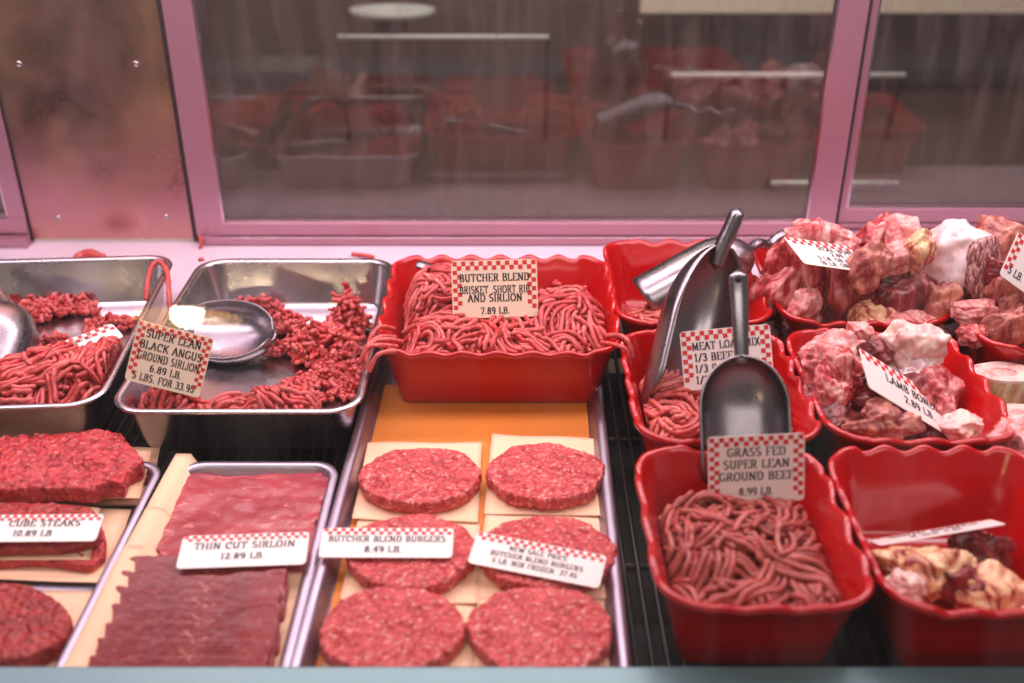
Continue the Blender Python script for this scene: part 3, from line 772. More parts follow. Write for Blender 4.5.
# pendant lamp of the shop whose reflection sits on the display glass
r = ray(187, 312).normalized(); t = (P0-Vector((0, 0, CAMZ))).dot(nv_)/r.dot(nv_); hit = Vector((0, 0, CAMZ))+r*t
rr = (r-nv_*2*r.dot(nv_)).normalized(); lp = hit+rr*2.2
lamp = empty('pendant_lamp', lp+Vector((0, 0, .0))); tag(lamp, 'warm round pendant lamp in the shop, mirrored on the display glass', 'lamp')
def emi(name, c, s_):
    m = NT(name); e = m.n('ShaderNodeEmission'); e.inputs[0].default_value = c; e.inputs[1].default_value = s_; m.l(e.outputs[0], m.out.inputs[0]); return m.m
M['bulb'] = emi('lit_bulb', (1, .86, .6, 1), 90); M['shade'] = simple('cream_shade', srgb(250, 214, 150), .6)
V, f_ = ico(3); mk('bulb', [lp+v*.042 for v in V], f_, M['bulb'], lamp)
V = []; n = 32
for (q, z) in ((.15, -.02), (.13, .06), (.07, .12), (.02, .14), (.066, .118), (.125, .058), (.145, -.02)):
    V += [(lp.x+q*math.cos(2*PI*j/n), lp.y+q*math.sin(2*PI*j/n), lp.z+z) for j in range(n)]
mk('lamp_shade', V, [(k*n+j, (k+1)*n+j, (k+1)*n+(j+1) % n, k*n+(j+1) % n) for k in range(6) for j in range(n)], M['shade'], lamp)
b = B(); b.tube([lp+Vector((0, 0, .14)), lp+Vector((0, 0, 1.4))], .003, 6); b.obj('cord', M['gasket'], lamp)
# ================================================================= CONTAINERS
COLX = (.197, .366, .56)
crock(-.0145, 1.067, .262, .246, .0745, 'widest red crock, piled with ground beef behind the burger patties', z0=.0052)
crock(.187, .672, .164, .205, .08, 'red crock in the front row holding grass fed ground beef', yaw=0)
crock(.198, .888, .172, .214, .08, 'middle red crock under the meat loaf mix card')
crock(.201, 1.124, .176, .228, .08, 'red crock against the window sill, nearly empty, with a scoop lying in it')
crock(.3645, .670, .186, .210, .08, 'front right red crock with a few fatty soup bones')
crock(.376, .890, .180, .214, .08, 'red crock of lamb bones in the middle right')
crock(.392, 1.124, .190, .228, .08, 'red crock heaped with veal bones below the right window')
crock(.594, 1.066, .205, .228, .08, 'red crock of sawn bones cut off by the right edge')
MT = 'ground meat pans'
pan('steam_pan', -.272, 1.048, .250, .366, .06, M['steel'], 'stainless pan of ground sirloin beside the wide red crock', 'steel pan', 'stainless steel pans', yaw=0, slope=.014)
pan('steam_pan', -.548, 1.052, .262, .366, .06, M['steel'], 'stainless pan of ground meat at the left edge', 'steel pan', 'stainless steel pans', yaw=4, slope=.014)
pan('sheet_tray', -.0330, .865, .258, .66, .02, M['tray'], 'aluminium sheet tray lined in orange with burger patties', 'sheet tray', 'aluminium sheet trays', yaw=-1.2, slope=.006, flange=.007, cr=.02)
pan('sheet_tray', -.2435, .672, .157, .338, .02, M['tray'], 'narrow aluminium tray of thin cut sirloin', 'sheet tray', 'aluminium sheet trays', slope=.006, flange=.006, cr=.02)
pan('sheet_tray', -.480, .672, .292, .338, .02, M['tray'], 'aluminium tray of cubed steaks at the left edge', 'sheet tray', 'aluminium sheet trays', slope=.006, flange=.006, cr=.02)
pan('sheet_tray', .560, .76, .165, .40, .02, M['tray'], 'aluminium tray of marrow bones at the right edge', 'sheet tray', 'aluminium sheet trays', slope=.006, flange=.006, cr=.02)
# ================================================================= GROUND MEAT
strand_pile('ground_beef', [(-.0145, 1.025, .109, .072, .060, 6), (.055, 1.05, .055, .055, .074, 3), (-.085, 1.09, .040, .060, .082, 3), (.080, 1.03, .026, .05, .066, 3)], .010, 250, 'mince',
    'tangled pile of ground beef strands filling the widest red crock', seed=3, r=.0030, length=(.05, .13), lift=.012,
    extra=[[(-.124, .985, .078), (-.136, .972, .086), (-.146, .960, .086), (-.155, .954, .074), (-.154, .948, .056)], [(-.120, .965, .078), (-.133, .953, .086), (-.148, .950, .085), (-.157, .944, .070)],
           [(-.108, .955, .074), (-.124, .945, .083), (-.138, .938, .082), (-.146, .934, .066)], [(-.126, 1.0, .080), (-.140, .992, .087), (-.150, .978, .080), (-.152, .966, .066)], [(-.115, .972, .080), (-.128, .962, .088), (-.143, .958, .087), (-.150, .946, .076), (-.147, .940, .062)],
           [(.100, .985, .080), (.113, .972, .087), (.121, .962, .085), (.126, .957, .070)], [(.094, .972, .079), (.106, .958, .084), (.118, .950, .082), (.1225, .946, .066)]], clip=(-.0145, 1.067, .262, .246, .0745, .0052, .030, .010, 0))
crumbs('ground_beef', [(.052, 1.168, .05, .004, .002, .002, 2)], 'mince', 'tiny scrap stuck to the empty back wall of the widest red crock', 21, kind=None)
strand_pile('ground_beef', [(.187, .657, .066, .078, .050, 7), (.18, .67, .05, .045, .058, 3), (.215, .65, .03, .045, .056, 3)], .010, 170, 'mince_brown',
    'grass fed ground beef strands heaped in the front red crock', seed=8, r=.0029, length=(.06, .15), dirbias=5, lift=.010, clip=(.187, .672, .164, .205, .08, 0, .030, .010, 0))
strand_pile('ground_beef', [(.158, .868, .038, .078, .054, 4), (.238, .875, .034, .08, .052, 4), (.20, .83, .06, .034, .036, 4)], .010, 150, 'mince_pale',
    'meat loaf mix of ground meat strands in the middle red crock', seed=12, r=.0030, lift=.010, clip=(.198, .888, .172, .214, .08, 0, .030, .010, 0))
strand_pile('ground_beef', [(.160, 1.062, .038, .040, .054, 4), (.225, 1.06, .05, .04, .03, 4)], .010, 70, 'mince_pale',
    'small heap of ground meat at the front of the back red crock', seed=15, r=.003, clip=(.201, 1.124, .176, .228, .08, 0, .030, .010, 0))
# pans
strand_pile('ground_beef', [(-.485, .952, .070, .066, .054, 2.6), (-.435, .962, .030, .055, .066, 2.4), (-.54, .95, .05, .05, .046, 2.5)], .005, 170, 'mince',
    'mound of ground beef strands in the left steel pan', seed=18, r=.0030, length=(.04, .10), lift=.010, clip=(-.548, 1.052, .262, .366, .06, 0, .024, .009, 4))
A = lambda px, py, z=.006: tuple(atz(px, py, z))
def cl(px, py, rx, ry, h, n): p = atz(px, py, .008); return (p.x, p.y, .0045, rx, ry, h, n)
crumbs('ground_beef', [cl(45, 310, .030, .024, .016, 160), cl(75, 308, .026, .014, .012, 70), cl(20, 298, .016, .008, .006, 30), cl(56, 342, .014, .012, .012, 50), cl(92, 330, .008, .006, .004, 14), cl(102, 320, .016, .006, .005, 20), cl(128, 322, .010, .012, .006, 24)],
       'mince', 'loose crumbs of ground beef strewn behind the mound in the left pan', 22, clip=(-.548, 1.052, .262, .366, .06, 0, .024, .009, 4))
crumbs('ground_beef', [cl(262, 312, .028, .010, .022, 120), cl(290, 328, .018, .018, .022, 130), cl(280, 350, .020, .012, .008, 50), cl(240, 304, .016, .006, .006, 24)],
       'mince', 'cluster of ground beef crumbs around the tip of the scoop in the sirloin pan', 23)
crumbs('ground_beef', [cl(326, 350, .040, .036, .036, 480), cl(350, 326, .022, .024, .050, 240), cl(340, 378, .034, .018, .014, 190), cl(305, 384, .018, .016, .008, 60), cl(350, 392, .018, .010, .008, 60), cl(324, 398, .009, .006, .006, 14)],
       'mince', 'crumbled ground sirloin piled against the right side of the sirloin pan', 24, clip=(-.272, 1.048, .250, .366, .06, 0, .024, .009, 0))
strand_pile('ground_beef', [(-.238, .916, .044, .026, .044, 2.4), (-.293, .910, .034, .022, .034, 2.4), (-.350, .915, .032, .028, .048, 2.4)], .006, 90, 'mince',
    'folded bundles of ground sirloin along the front of the sirloin pan', seed=27, r=.0031, length=(.04, .08), lift=.008, dirbias=90, bunch=(4, 8), clip=(-.272, 1.048, .250, .366, .06, 0, .024, .009, 0))
# stray scraps
def scrap(path, r, label, mat='mince'):
    b = B(); P = [Vector(p) for p in path]; Q = []
    for i in range(len(P)-1):
        p0 = P[max(i-1, 0)]; p1 = P[i]; p2 = P[i+1]; p3 = P[min(i+2, len(P)-1)]
        for j in range(6):
            t = j/6; Q.append(.5*((2*p1)+(p2-p0)*t+(2*p0-5*p1+4*p2-p3)*t*t+(3*p1-p0-3*p2+p3)*t**3))
    Q.append(P[-1]); b.tube(Q, [r*(1+.3*noise.noise(Vector((i*.7, r*900, 2)))) for i in range(len(Q))], 8, .1)
    o = b.obj('meat_scrap', M[mat], tone=True); return tag(o, label, 'meat scrap')
zr = .063
scrap([atz(146, 300, .045), atz(148, 280, zr), atz(152, 266, zr+.004), atz(160, 262, zr+.006), atz(167, 272, zr), atz(169, 295, .05), atz(171, 318, .03)], .0032, 'curled strand of meat hanging over the rims between the two steel pans')
scrap([atz(76, 260, .004), atz(82, 255, .008), atz(90, 253, .010), atz(98, 256, .007), atz(104, 259, .003)], .0062, 'red meat scrap lying on the white ledge behind the left pan')
scrap([atY(200, 236, WY-.016), atY(201, 243, WY-.02), atY(200, 250, WY-.022)], .0026, 'thin red scrap stuck at the foot of the left window post')
scrap([atz(352, 254, .003), atz(362, 255, .004), atz(374, 257, .004)], .0028, 'small flat scrap on the ledge behind the sirloin pan')
scrap([atz(199, 260, .066), atz(203, 259, .066)], .0026, 'tiny scrap on the back left corner of the sirloin pan rim')
# ================================================================= PATTIES, PAPERS, STEAKS
T0 = .0030
tl = paper([(382, 385), (600, 385), (622, 690), (306, 690)], .004, 'orange waxed sheet lining the burger patty tray', 'liner', .0004, 1, None, 'tray_liner', 'liner sheet')
PW = 'peach butcher paper sheets'
paper([(350, 596), (476, 600), (470, 690), (312, 690)], .0055, 'peach paper under the front left burger patty', seed=3)
paper([(478, 598), (618, 600), (628, 690), (466, 690)], .0055, 'peach paper under the front right burger patty', seed=4)
paper([(358, 520), (480, 522), (478, 604), (340, 600)], .0070, 'peach paper under the middle left burger patty', seed=5)
paper([(486, 512), (606, 514), (616, 600), (474, 598)], .0070, 'peach paper under the middle right burger patty', seed=6)
paper([(368, 443), (482, 443), (478, 523), (352, 520)], .0085, 'peach paper under the back left burger patty', seed=7)
paper([(492, 434), (607, 440), (608, 517), (484, 514)], .0085, 'peach paper under the back right burger patty', seed=8)
zt = .0225
for (px, py, rx, ry, zb, lab, sd) in ((420.5, 474, .0580, .0455, .0090, 'burger patty at the back left of the tray, under no card', 1), (546, 470, .0565, .0460, .0090, 'burger patty at the back right of the tray', 2),
        (411, 548, .0560, .0480, .0076, 'burger patty half hidden under the butcher blend burgers card', 3), (546, 549, .0590, .0480, .0076, 'burger patty half hidden under the new sale price card', 4),
        (391, 627, .0575, .0480, .0060, 'front left burger patty by the glass', 5), (541, 626, .0580, .0490, .0060, 'front right burger patty by the glass', 6)):
    p = atz(px, py, zb+.0145); patty(p.x, p.y, zb, rx, ry, .0145, lab, sd, edge=.08)
# thin cut sirloin tray
paper([(179, 470), (328, 470), (322, 570), (133, 556)], .0050, 'peach paper under the broad slab of thin cut sirloin', seed=11, up=.0185)
paper([(150, 524), (318, 524), (300, 612), (104, 612)], .0062, 'second peach paper showing left of the sirloin slab', seed=12, up=.0182)
paper([(128, 562), (312, 562), (276, 690), (66, 690)], .0074, 'peach paper under the row of shaved sirloin', seed=13, up=.0178)
ol = [atz(x, y, .014) for x, y in [(172, 478), (205, 474), (240, 476), (280, 473), (318, 472), (332, 478), (331, 490), (322, 502), (326, 514), (316, 522), (318, 540), (313, 558), (296, 566), (250, 560), (215, 562), (186, 570), (166, 566), (158, 553), (146, 546), (146, 532), (158, 518), (162, 500), (168, 490)]]
slab(ol, .0068, .0080, 'sirloin', 'broad thin slab of marbled sirloin filling the back of the narrow tray', 5, name='sirloin_slab', rip=.0022, ripf=28, wob=.05)
rowz = [(572, 598, 118, 290), (588, 612, 113, 287), (604, 628, 107, 284), (620, 645, 101, 281), (637, 662, 94, 277), (654, 682, 87, 273), (672, 700, 80, 270)]
names = ['hindmost', 'second from the back', 'third from the back', 'middle', 'third from the glass', 'second from the glass', 'nearest the glass']
for i, (ya, yb, xa, xb) in enumerate(rowz[::1]):
    z0 = .0082+.0028*0
    rnd = random.Random(i+70); ol = []
    ya2 = ya-6; yb2 = yb+4
    xa += 6
    for k in range(9): ol.append(atz(xa+(xb-xa)*k/8+(5 if k == 0 else 0), ya2+rnd.uniform(-2, 2), .016))
    for k in range(9): ol.append(atz(xb-(xb-xa)*k/8-4-rnd.uniform(0, 5), yb2+rnd.uniform(-2, 2), .016))
    slab(ol, .0125, .0072, 'shaved', 'shaved sirloin slice in the overlapping row, '+names[i], 30+i, 'shaved sirloin slices', 'sirloin_slice', rip=.0005, ripf=60, tilt=(0, .34), wob=.05)
# cubed steaks tray
def psheet(q, z, lab, sd, curl=.002): return paper(q, z, lab, seed=sd, curl=curl)
psheet([(-60, 444), (160, 448), (150, 506), (-70, 506)], .0045, 'lowest peach paper of the stack at the back of the cubed steak tray', 21)
psheet([(-60, 446), (152, 452), (140, 500), (-70, 494)], .0165, 'upper peach paper under the topmost cubed steak', 22, .003)
def px_poly(pts, z): return [atz(x, y, z) for x, y in pts]
slab(px_poly([(-60, 452), (20, 450), (70, 458), (118, 462), (146, 466), (148, 478), (120, 492), (60, 494), (-60, 498)], .012), .0056, .0095, 'cube_dark', 'cubed steak squeezed between papers under the topmost one', 41, 'cubed steaks', 'cubed_steak', rip=.002)
slab(px_poly([(-50, 446), (10, 436), (40, 434), (75, 432), (100, 430), (122, 434), (132, 446), (142, 456), (140, 466), (128, 472), (124, 484), (104, 484), (92, 490), (60, 488), (20, 489), (-50, 492)], .034), .0185, .0165, 'cube', 'thick bright red cubed steak on top of the back stack', 42, 'cubed steaks', 'cubed_steak', rip=.0032, ripf=120)
psheet([(-60, 505), (132, 511), (104, 584), (-70, 578)], .0050, 'peach paper below the cube steaks card', 23)
psheet([(-60, 500), (100, 508), (90, 560), (-70, 560)], .0150, 'peach paper between the two steaks under the cube steaks card', 29, .001)
slab(px_poly([(-50, 512), (60, 510), (98, 520), (106, 540), (104, 556), (88, 566), (40, 560), (-50, 562)], .014), .0058, .0085, 'cube', 'cubed steak under the cube steaks card, lower of two', 43, 'cubed steaks', 'cubed_steak', rip=.0022)
slab(px_poly([(-50, 504), (20, 502), (60, 503), (92, 508), (100, 520), (96, 540), (60, 548), (-50, 548)], .024), .0162, .008, 'cube_dark', 'cubed steak lying directly beneath the cube steaks card', 44, 'cubed steaks', 'cubed_steak', rip=.0025, ripf=120)
psheet([(-60, 588), (98, 592), (64, 690), (-80, 690)], .0050, 'peach paper under the front left cubed steak', 24)
slab(px_poly([(-60, 584), (0, 580), (30, 584), (58, 598), (70, 612), (68, 632), (54, 644), (20, 656), (-60, 664)], .024), .0058, .0165, 'cube_dark', 'large dark cubed steak at the front left corner', 45, 'cubed steaks', 'cubed_steak', rip=.0028, ripf=110)
# ================================================================= SCOOPS
def VY(px, py, Y): return atY(px, py, Y)
# front scoop, mouth down in the grass fed beef
scoop(VY(743, 356, .805), VY(748, 480, .742), (-.02, -.97, .25), .077, .030, 'upright scoop with hanging hole, bowl facing out behind the grass fed card', [VY(742, 362, .808), VY(741, 340, .818), VY(740, 315, .830), VY(739, 292, .842), VY(738, 274, .850)], hole=True, hr=(.0062, .0090), dome=.42, mouth=.9)
# large scoop standing in the meat loaf mix
scoop(VY(728, 246, .975), VY(690, 414, .872), (.46, -.84, .20), .088, .050, 'large scoop standing on its side in the meat loaf mix, thick handle up', [VY(716, 264, .965), VY(722, 247, .97), VY(730, 230, .975), VY(738, 212, .98)], hr=(.010, .010), dome=.5, mouth=.85, flat=.8)
# scoop in the back crock
scoop(VY(752, 252, 1.125), VY(650, 308, 1.095), (.05, .25, -.9), .066, .040, 'scoop lying bowl down in the back crock, its handle waving right', [VY(742, 250, 1.12), VY(764, 244, 1.15), VY(786, 236, 1.17), VY(808, 228, 1.19)], wavy=.0035, hr=(.0065, .0075), dome=.4, flat=.8)
# scoop in the sirloin pan
scoop(VY(176, 322, 1.10), VY(270, 334, 1.07), (.0, -.40, .9), .086, .030, 'shallow rounded scoop lying open in the sirloin pan', [VY(182, 332, 1.10), VY(165, 334, 1.10), VY(148, 340, 1.095), VY(138, 348, 1.09)], dome=.5, tip=True, hr=(.006, .008))
# scoop in left pan
scoop(VY(8, 308, 1.10), VY(-26, 392, .99), (-.35, .5, -.8), .095, .046, 'dark scoop resting upside down at the far left edge', [VY(8, 312, 1.10), VY(4, 303, 1.12), VY(-4, 292, 1.14), VY(-14, 280, 1.16)], dome=.5, hr=(.008, .009))
# scoop in the widest crock
scoop(VY(468, 290, 1.105), VY(546, 318, 1.085), (.1, -.4, .9), .07, .026, 'scoop buried in the widest red crock behind its card', [VY(476, 294, 1.105), VY(460, 284, 1.115), VY(440, 273, 1.125), VY(418, 264, 1.14)], hr=(.0055, .0085), dome=.5)
# ================================================================= CARDS
card(VY(134, 319, .918), VY(209, 337, .918), VY(204, 400, .896), VY(129, 380, .896),
     [('SUPER LEAN', .125, 0, .27, .95), ('BLACK ANGUS', .125, 0, .08, .95), ('GROUND SIRLION', .125, 0, -.10, .90), ('6.89 LB.', .11, 0, -.27), ('5 LBS. FOR 33.95', .115, 0, -.44, .92)],
     'ts', 'tilted cream card reading super lean black angus ground sirlion', 'card_cream', (19, 2))
card(VY(450, 262, 1.052), VY(536, 258, 1.052), VY(539, 317, 1.028), VY(454, 318, 1.028),
     [('BUTCHER BLEND', .125, 0, .14, .98), ('BRISKET ,SHORT RIB', .125, 0, -.07, .92), ('AND SIRLION', .125, 0, -.215, .98), ('7.89 LB.', .11, 0, -.43)],
     'ts', 'cream card reading butcher blend brisket short rib in the widest crock', 'card_cream', (19, 2))
card(VY(678, 332, .905), VY(768, 324, .905), VY(776, 383, .880), VY(686, 391, .880),
     [('MEAT LOAF MIX', .125, .0, .17, .95), ('1/3 BEEF', .125, -.36, -.02, 1, .07, .028, 'l'), ('1/3 PORK', .125, -.36, -.21, 1, .07, .028, 'l'), ('LB', .125, .22, -.21, 1, .07, .028, 'l'), ('1/3 VEAL', .125, -.36, -.40, 1, .07, .028, 'l')],
     'ts', 'white card reading meat loaf mix half behind the upright scoop', 'card', (19, 2))
card(VY(699, 438, .738), VY(800, 433, .738), VY(809, 500, .722), VY(717, 504, .722),
     [('GRASS FED', .12, 0, .20, 1.05), ('SUPER LEAN', .12, 0, .02, 1.05), ('GROUND BEEF', .12, 0, -.16, 1.05), ('8.99 LB.', .105, 0, -.38)],
     'ts', 'white card reading grass fed super lean ground beef', 'card', (19, 2))
def lying(TL, TR, BR, BL, zt, zb, lines, label, checks=(30, 2), mat='card', bend=0):
    return card(atz(*TL, zt), atz(*TR, zt), atz(*BR, zb), atz(*BL, zb), lines, 't', label, mat, checks, bend=bend)
lying((322, 528), (454, 528), (452, 558), (319, 557), .034, .026, [('BUTCHER BLEND BURGERS', .19, 0, .03, 1.10), ('8.49 LB.', .19, -.02, -.32, 1.2)], 'white card reading butcher blend burgers on the middle left patty')
lying((477, 531), (607, 556), (599, 588), (468, 563), .036, .026, [('NEW SALE PRICE', .14, 0, .10, 1.15), ('BUTCHER BLEND BURGERS', .14, 0, -.12, 1.15), ('5 LB. BOX FROZEN  37.45', .14, .0, -.34, 1.12)], 'tilted white card reading new sale price butcher blend burgers')
lying((187, 537), (310, 531), (305, 565), (172, 568), .035, .029, [('THIN CUT SIRLOIN', .19, 0, .06, 1.15), ('12.89 LB.', .17, 0, -.26, 1.2)], 'white card reading thin cut sirloin on the sirloin slab')
lying((-22, 515), (106, 514), (94, 541), (-30, 542), .037, .030, [('CUBE STEAKS', .21, .05, .06, 1.25), ('10.89 LB', .20, -.02, -.30, 1.2)], 'white card reading cube steaks at the left edge')
card(VY(784, 237, 1.060), VY(870, 249, 1.098), VY(890, 276, 1.050), VY(804, 263, 1.012), [('VEAL BONES', .14, .05, .13, 1.1), ('2.89 LB.', .13, .06, -.05, 1.1), ('5 LB. OR MORE', .13, -.02, -.24, 1.05), ('10 LB. OR MORE', .13, -.02, -.43, 1.05)],
     't', 'white card reading veal bones leaning over the heaped crock', 'card', (22, 2))
card(VY(866, 352, .882), VY(958, 410, .902), VY(955, 440, .850), VY(862, 383, .830), [('LAMB BONES', .18, .02, .02, 1.1), ('2.89 LB.', .17, .06, -.28, 1.1)], 't', 'slanting white card reading lamb bones', 'card', (24, 2))
card(VY(1030, 240, 1.03), VY(1082, 278, 1.03), VY(1040, 304, 1.0), VY(988, 266, 1.0), [('5 LB. OR MORE', .15, 0, -.36, 1)], 'ts', 'white card cut off at the right edge, tilted up over sawn bones', 'card', (16, 2))
card(VY(870, 539, .725), VY(993, 519, .725), VY(1003, 524, .690), VY(878, 546, .690), [('SOUP BONES', .2, 0, .1, 1.2), ('2.89 LB.', .2, 0, -.25, 1.2)], 't', 'white card seen nearly edge on above the fatty soup bones', 'card', (30, 2))
card(atz(38, 350, .05), atz(112, 324, .05), atz(124, 336, .042), atz(52, 364, .042), [('GROUND BEEF', .16, 0, .1, 1.0), ('LB.', .15, .1, -.15, 1)], 't', 'white card lying behind the meat mound in the left pan', 'card', (16, 2))
# ================================================================= BONES AND CHUNKS
VG = 'veal bones in the heaped crock'
C = chunk
C(800, 262, 1.10, (0.073, 0.061, 0.091), 'ch_red', 'folded red and white veal piece against the left wall of the veal crock', (10, 20, 20), 2, group=VG)
C(846, 298, 1.075, (0.049, 0.037, 0.116), 'ch_red', 'long raw red veal slab below the veal bones card', (0, -12, 10), 4, 4, group=VG, box=.5)
C(803, 311, 1.05, (0.041, 0.037, 0.051), 'ch_pink', 'small pink square veal bone at the front left of the veal crock', (5, 15, 20), 6, 4, group=VG, box=.5)
C(776, 290, 1.09, (0.049, 0.049, 0.085), 'ch_red', 'dark red veal piece touching the scoop side of the crock', (5, 30, 20), 61, 3, group=VG)
C(828, 238, 1.13, (0.091, 0.037, 0.030), 'ch_pink', 'pink veal strip peeping over the veal bones card', (0, 10, -8), 7, 3, group=VG)
C(876, 240, 1.13, (0.059, 0.049, 0.055), 'ch_red', 'ragged red veal scrap at the top beside the card', (0, 0, 10), 9, 3, group=VG, rough=.4)
C(868, 268, 1.035, (.042, .03, .056), 'ch_brown', 'orange brown wedge of veal right of the card', (0, 35, 0), 10, 4, group=VG, box=.3)
C(898, 258, 1.06, (0.088, 0.037, 0.034), 'ch_pink', 'pink rib bone lying slanted across the veal heap', (0, -24, 0), 11, 2, group=VG, box=.3)
C(901, 238, 1.09, (0.051, 0.046, 0.049), 'ch_pink', 'rounded pink knuckle at the top of the veal heap', (0, 0, 0), 12, 1, group=VG)
C(945, 262, 1.08, (0.085, 0.067, 0.104), 'ch_bone', 'large white joint bone with a spongy sawn face', (5, 14, -10), 13, 2, group=VG, parts=(('sawn_face', (.032, -.026, .016), (.072, .048, .012), 'spongy', (0, 66, -58)),))
C(918, 250, 1.05, (0.034, 0.024, 0.044), 'ch_fat', 'yellow fatty knob in the middle of the veal heap', (0, 5, 0), 14, 3, group=VG)
C(897, 300, 1.06, (0.091, 0.049, 0.071), 'ch_dark', 'dark hollow bone low in the middle of the veal heap', (0, 0, 0), 15, 3, group=VG)
C(934, 310, 1.05, (0.041, 0.037, 0.076), 'ch_brown', 'brownish upright veal bone at the front right of the heap', (0, 10, 0), 16, 3, group=VG, box=.3)
C(872, 318, 1.045, (0.055, 0.037, 0.044), 'ch_fat', 'pale tan veal bone at the front middle of the heap', (0, -10, 0), 17, 3, group=VG)
C(912, 325, 1.03, (0.073, 0.037, 0.029), 'ch_pink', 'flat pink veal bone along the front rim', (0, 8, 0), 18, 3, group=VG)
# filler deeper in the veal crock
for k, (x, y, z) in enumerate(((.34, 1.10, .045), (.40, 1.12, .045), (.44, 1.10, .05), (.39, 1.17, .07), (.43, 1.18, .07), (.345, 1.17, .06), (.40, 1.05, .035))):
    C(0, 0, 0, (.06, .055, .055), ['ch_red', 'ch_dark', 'ch_pink'][k % 3], 'veal bone deep inside the heaped crock', (k*40, k*25, k*50), 100+k, group='veal bones deep in the heap', p3=(x, y, z))
LG = 'lamb bones in the middle right crock'
C(838, 352, .95, (.062, .045, .045), 'ch_pink', 'round sliced lamb bone at the back left of the lamb crock', (10, 0, -10), 21, 3, group=LG)
C(861, 334, .955, (.026, .025, .038), 'ch_pink', 'small pink block standing on the lamb bones', (0, -12, 10), 22, 3, group=LG, box=.6)
C(836, 378, .895, (.062, .045, .048), 'ch_red', 'lumpy red lamb piece left of the lamb bones card', (0, 20, 0), 23, 2, .4, group=LG, fine=.14)
C(826, 402, .87, (.045, .04, .055), 'ch_red', 'red lamb lump with a drooping tip at the left wall', (0, -15, 0), 24, 2, .4, group=LG, fine=.12)
C(912, 348, .935, (.068, .04, .058), 'ch_pale', 'fan shaped pale lamb cut at the back of the lamb crock', (0, 10, 0), 25, 4, group=LG, box=.25)
C(913, 378, .915, (.044, .035, .036), 'ch_bone', 'white knobbly bone just behind the lamb bones card', (0, 0, 0), 26, 2, .4, group=LG, fine=.14)
C(876, 352, .93, (.036, .03, .032), 'ch_dark', 'purplish ring of lamb bone above the card corner', (0, 0, 0), 27, 3, group=LG)
C(884, 425, .825, (.062, .035, .032), 'ch_brown', 'yellow flecked dark lamb chunk at the front of the lamb crock', (0, 0, 5), 28, 2, .4, group=LG, fine=.1)
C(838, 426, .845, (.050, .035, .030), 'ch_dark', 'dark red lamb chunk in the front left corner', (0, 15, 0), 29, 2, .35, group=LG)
C(962, 426, .825, (.034, .03, .030), 'ch_pale', 'white bone end poking out right of the lamb bones card', (0, 0, 0), 30, 2, group=LG)
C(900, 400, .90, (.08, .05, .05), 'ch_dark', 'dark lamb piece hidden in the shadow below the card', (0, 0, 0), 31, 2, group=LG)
C(935, 395, .90, (.05, .05, .05), 'ch_red', 'red lamb piece behind the middle of the card', (0, 0, 0), 32, 2, group=LG)
for k, (x, y, z) in enumerate(((.33, .93, .03), (.38, .94, .03), (.42, .93, .03), (.36, .87, .025), (.41, .87, .022), (.38, .98, .045))):
    C(0, 0, 0, (.06, .055, .045), ['ch_red', 'ch_dark', 'ch_pink'][k % 3], 'lamb bone deep inside the lamb crock', (k*40, k*25, k*50), 120+k, group='lamb bones deep in the crock', p3=(x, y, z))
RG = 'sawn bones at the right edge'
C(996, 248, 1.10, (.068, .05, .065), 'ch_brown', 'brown red chunk topping the heap at the right edge', (0, 20, 0), 33, 4, group=RG, box=.4)
C(985, 278, 1.05, (.058, .024, .058), 'ch_dark', 'round sawn disc with a dark centre at the left of the right heap', (20, 10, -30), 34, 2, .15, group=RG)
C(1006, 300, 1.03, (.050, .04, .06), 'ch_brown', 'orange brown meaty bone in the middle of the right heap', (0, 0, 0), 35, 3, .35, group=RG)
C(972, 311, 1.02, (.052, .026, .026), 'ch_pink', 'pink bone stub lying level at the front left of the right heap', (0, 0, 0), 36, 2, group=RG, box=.5)
C(1004, 331, 1.0, (.075, .03, .045), 'ch_brown', 'triangular sawn bone with pale edges at the front of the right heap', (0, -30, 0), 37, 4, group=RG, box=.6)
C(972, 336, .99, (.030, .025, .024), 'ch_red', 'small red offcut at the front rim of the right heap', (0, 0, 0), 38, 3, group=RG, box=.5)
C(952, 300, 1.09, (.04, .04, .05), 'ch_dark', 'greyish dark bone between the veal heap and the right heap', (0, 0, 0), 39, 3, group=RG)
C(963, 262, 1.11, (.035, .04, .06), 'ch_pink', 'pink bone right behind the large white joint', (0, -20, 0), 40, 3, group=RG)
C(1024, 300, 1.05, (.045, .03, .03), 'ch_pink', 'pale bone crossing the right edge under the tilted card', (0, 10, 0), 41, 3, group=RG, box=.4)
C(1040, 320, 1.03, (.06, .05, .06), 'ch_red', 'red chunk half outside the right edge', (0, 10, 0), 42, 3, group=RG)
for k, (x, y, z) in enumerate(((.55, 1.06, .04), (.60, 1.10, .04), (.56, 1.12, .05), (.60, 1.03, .035), (.62, 1.12, .07))):
    C(0, 0, 0, (.065, .06, .06), ['ch_red', 'ch_dark', 'ch_brown'][k % 3], 'bone deep inside the right heap', (k*40, k*25, k*50), 140+k, group='bones deep in the right heap', p3=(x, y, z))
FG = 'fatty soup bones in the front right crock'
C(928, 570, .660, (.070, .055, .042), 'ch_fat', 'pale yellow soup bone with a dark meaty centre, left in the front right crock', (0, 0, 0), 51, 2, .35, group=FG, fine=.12)
C(985, 588, .650, (.068, .045, .032), 'ch_fat', 'yellow lump of fat at the front right corner', (0, 8, 0), 52, 1, .2, group=FG)
C(955, 585, .650, (.040, .04, .035), 'ch_dark', 'dark red scrap between the two yellow soup bones', (0, 0, 0), 53, 2, .35, group=FG)
C(978, 556, .700, (.05, .035, .045), 'ch_dark', 'dark soup bone in the shade below the edge on card', (0, 0, 0), 54, 2, .3, group=FG)
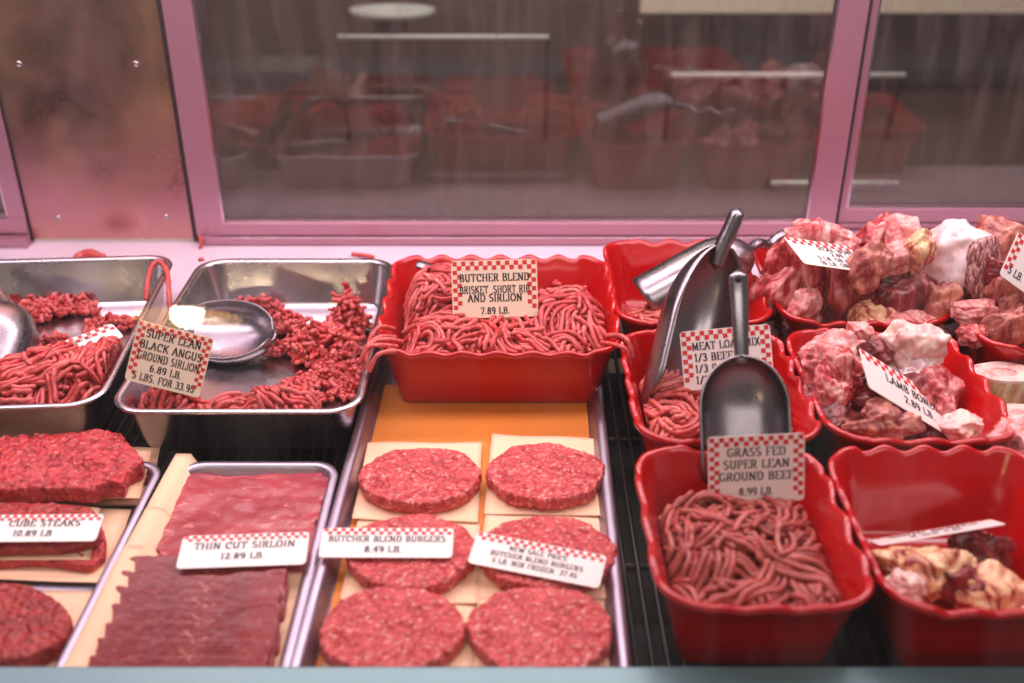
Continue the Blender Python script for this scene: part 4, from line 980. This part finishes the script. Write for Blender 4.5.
C(908, 588, .634, (.030, .030, .026), 'ch_pale', 'pale bone scrap at the front left of the soup bones', (0, 0, 0), 55, 2, .3, group=FG, fine=.12)
# marrow bones on the right tray
def marrow(px, py, z1, r, h, label, seed):
    p = atz(px, py, z1); z0 = .0045; root = empty('marrow_bone', (p.x, p.y, z0)); n = 60
    def ring(q, z): return [(p.x+q*r*(1+.10*noise.noise(Vector((math.cos(2*PI*j/n)*1.5, math.sin(2*PI*j/n)*1.5, seed)))+.008*math.sin(9*2*PI*j/n+z*60))*math.cos(2*PI*j/n), p.y+q*r*.62*(1+.10*noise.noise(Vector((math.cos(2*PI*j/n)*1.5, math.sin(2*PI*j/n)*1.5, seed))))*math.sin(2*PI*j/n), z) for j in range(n)]
    prof = [(.92, z0), (.98, z0+.003), (.97, (z0+z1)/2), (1, z1-.003), (.97, z1), (.5, z1), (.42, z1-.0015)]
    V = sum([ring(q, z) for q, z in prof], [])
    mk('bone_wall', V, [(k*n+j, k*n+(j+1) % n, (k+1)*n+(j+1) % n, (k+1)*n+j) for k in range(len(prof)-1) for j in range(n)], None, root, True, [M['tallow'], M['ch_pale']], [0 if k < 3 else 1 for k in range(len(prof)-1) for j in range(n)], sharp=40)
    V = sum([ring(q, z) for q, z in ((.43, z1-.002), (.3, z1-.0008), (.05, z1-.0005))], []); 
    mk('marrow', V, [(k*n+j, k*n+(j+1) % n, (k+1)*n+(j+1) % n, (k+1)*n+j) for k in range(2) for j in range(n)]+[tuple(2*n+j for j in range(n))], M['marrow'], root)
    return tag(root, label, 'marrow bone', 'cut marrow bones')
marrow(1004, 371, .062, .033, 0, 'cut marrow bone cylinder with a pink top, the farther one', 3)
marrow(1021, 414, .056, .031, 0, 'cut marrow bone cylinder, the nearer one beside the lamb crock', 5)
C(1024, 446, .80, (.046, .05, .05), 'ch_pink', 'rough pink chunk at the right edge in front of the marrow bones', (0, 0, 0), 57, 2, .3, fine=.12)
# ================================================================= LIGHT AND CAMERA
def area(name, loc, size, sy, energy, color, rot):
    l = bpy.data.lights.new(name, 'AREA'); l.shape = 'RECTANGLE'; l.size = size; l.size_y = sy; l.energy = energy; l.color = color
    o = bpy.data.objects.new(name, l); COL.objects.link(o); o.location = loc; o.rotation_euler = [rad(a) for a in rot]; return o
area('case_tube_front', (0, .95, .80), 2.2, .22, 10.5, (1, .81, .88), (8, 0, 0))
area('case_tube_back', (0, 1.30, .72), 2.2, .12, 5, (1, .72, .90), (-4, 0, 0))
area('unseen_shop_fill', (.2, -1.0, 2.1), 2.4, .9, 20, (1, .90, .84), (43, 0, 0))  # unseen fill added on the shop side to brighten the upright cards
area('back_room_light', (.1, 1.75, 1.3), 1.8, .3, 22, (1, .90, .82), (28, 0, 0))
w = bpy.data.worlds.new('World'); S.world = w; w.use_nodes = True
w.node_tree.nodes['Background'].inputs[0].default_value = (.55, .46, .45, 1)
w.node_tree.nodes['Background'].inputs[1].default_value = .26
cam = bpy.data.cameras.new('camera'); co = bpy.data.objects.new('camera', cam); COL.objects.link(co); S.camera = co
co.location = (0, 0, CAMZ); co.rotation_euler = (PI/2-PITCH, 0, 0)
cam.sensor_width = 36; cam.lens = 36*F/1024; cam.clip_start = .01
cam.dof.use_dof = True; cam.dof.focus_distance = 1.12; cam.dof.aperture_fstop = 3.2
vs = S.view_settings; vs.view_transform = 'Standard'; vs.look = 'None'; vs.exposure = 0.22; vs.gamma = 1.0; vs.use_curve_mapping = False
for o in S.objects:
    if '_w' in o: del o['_w']
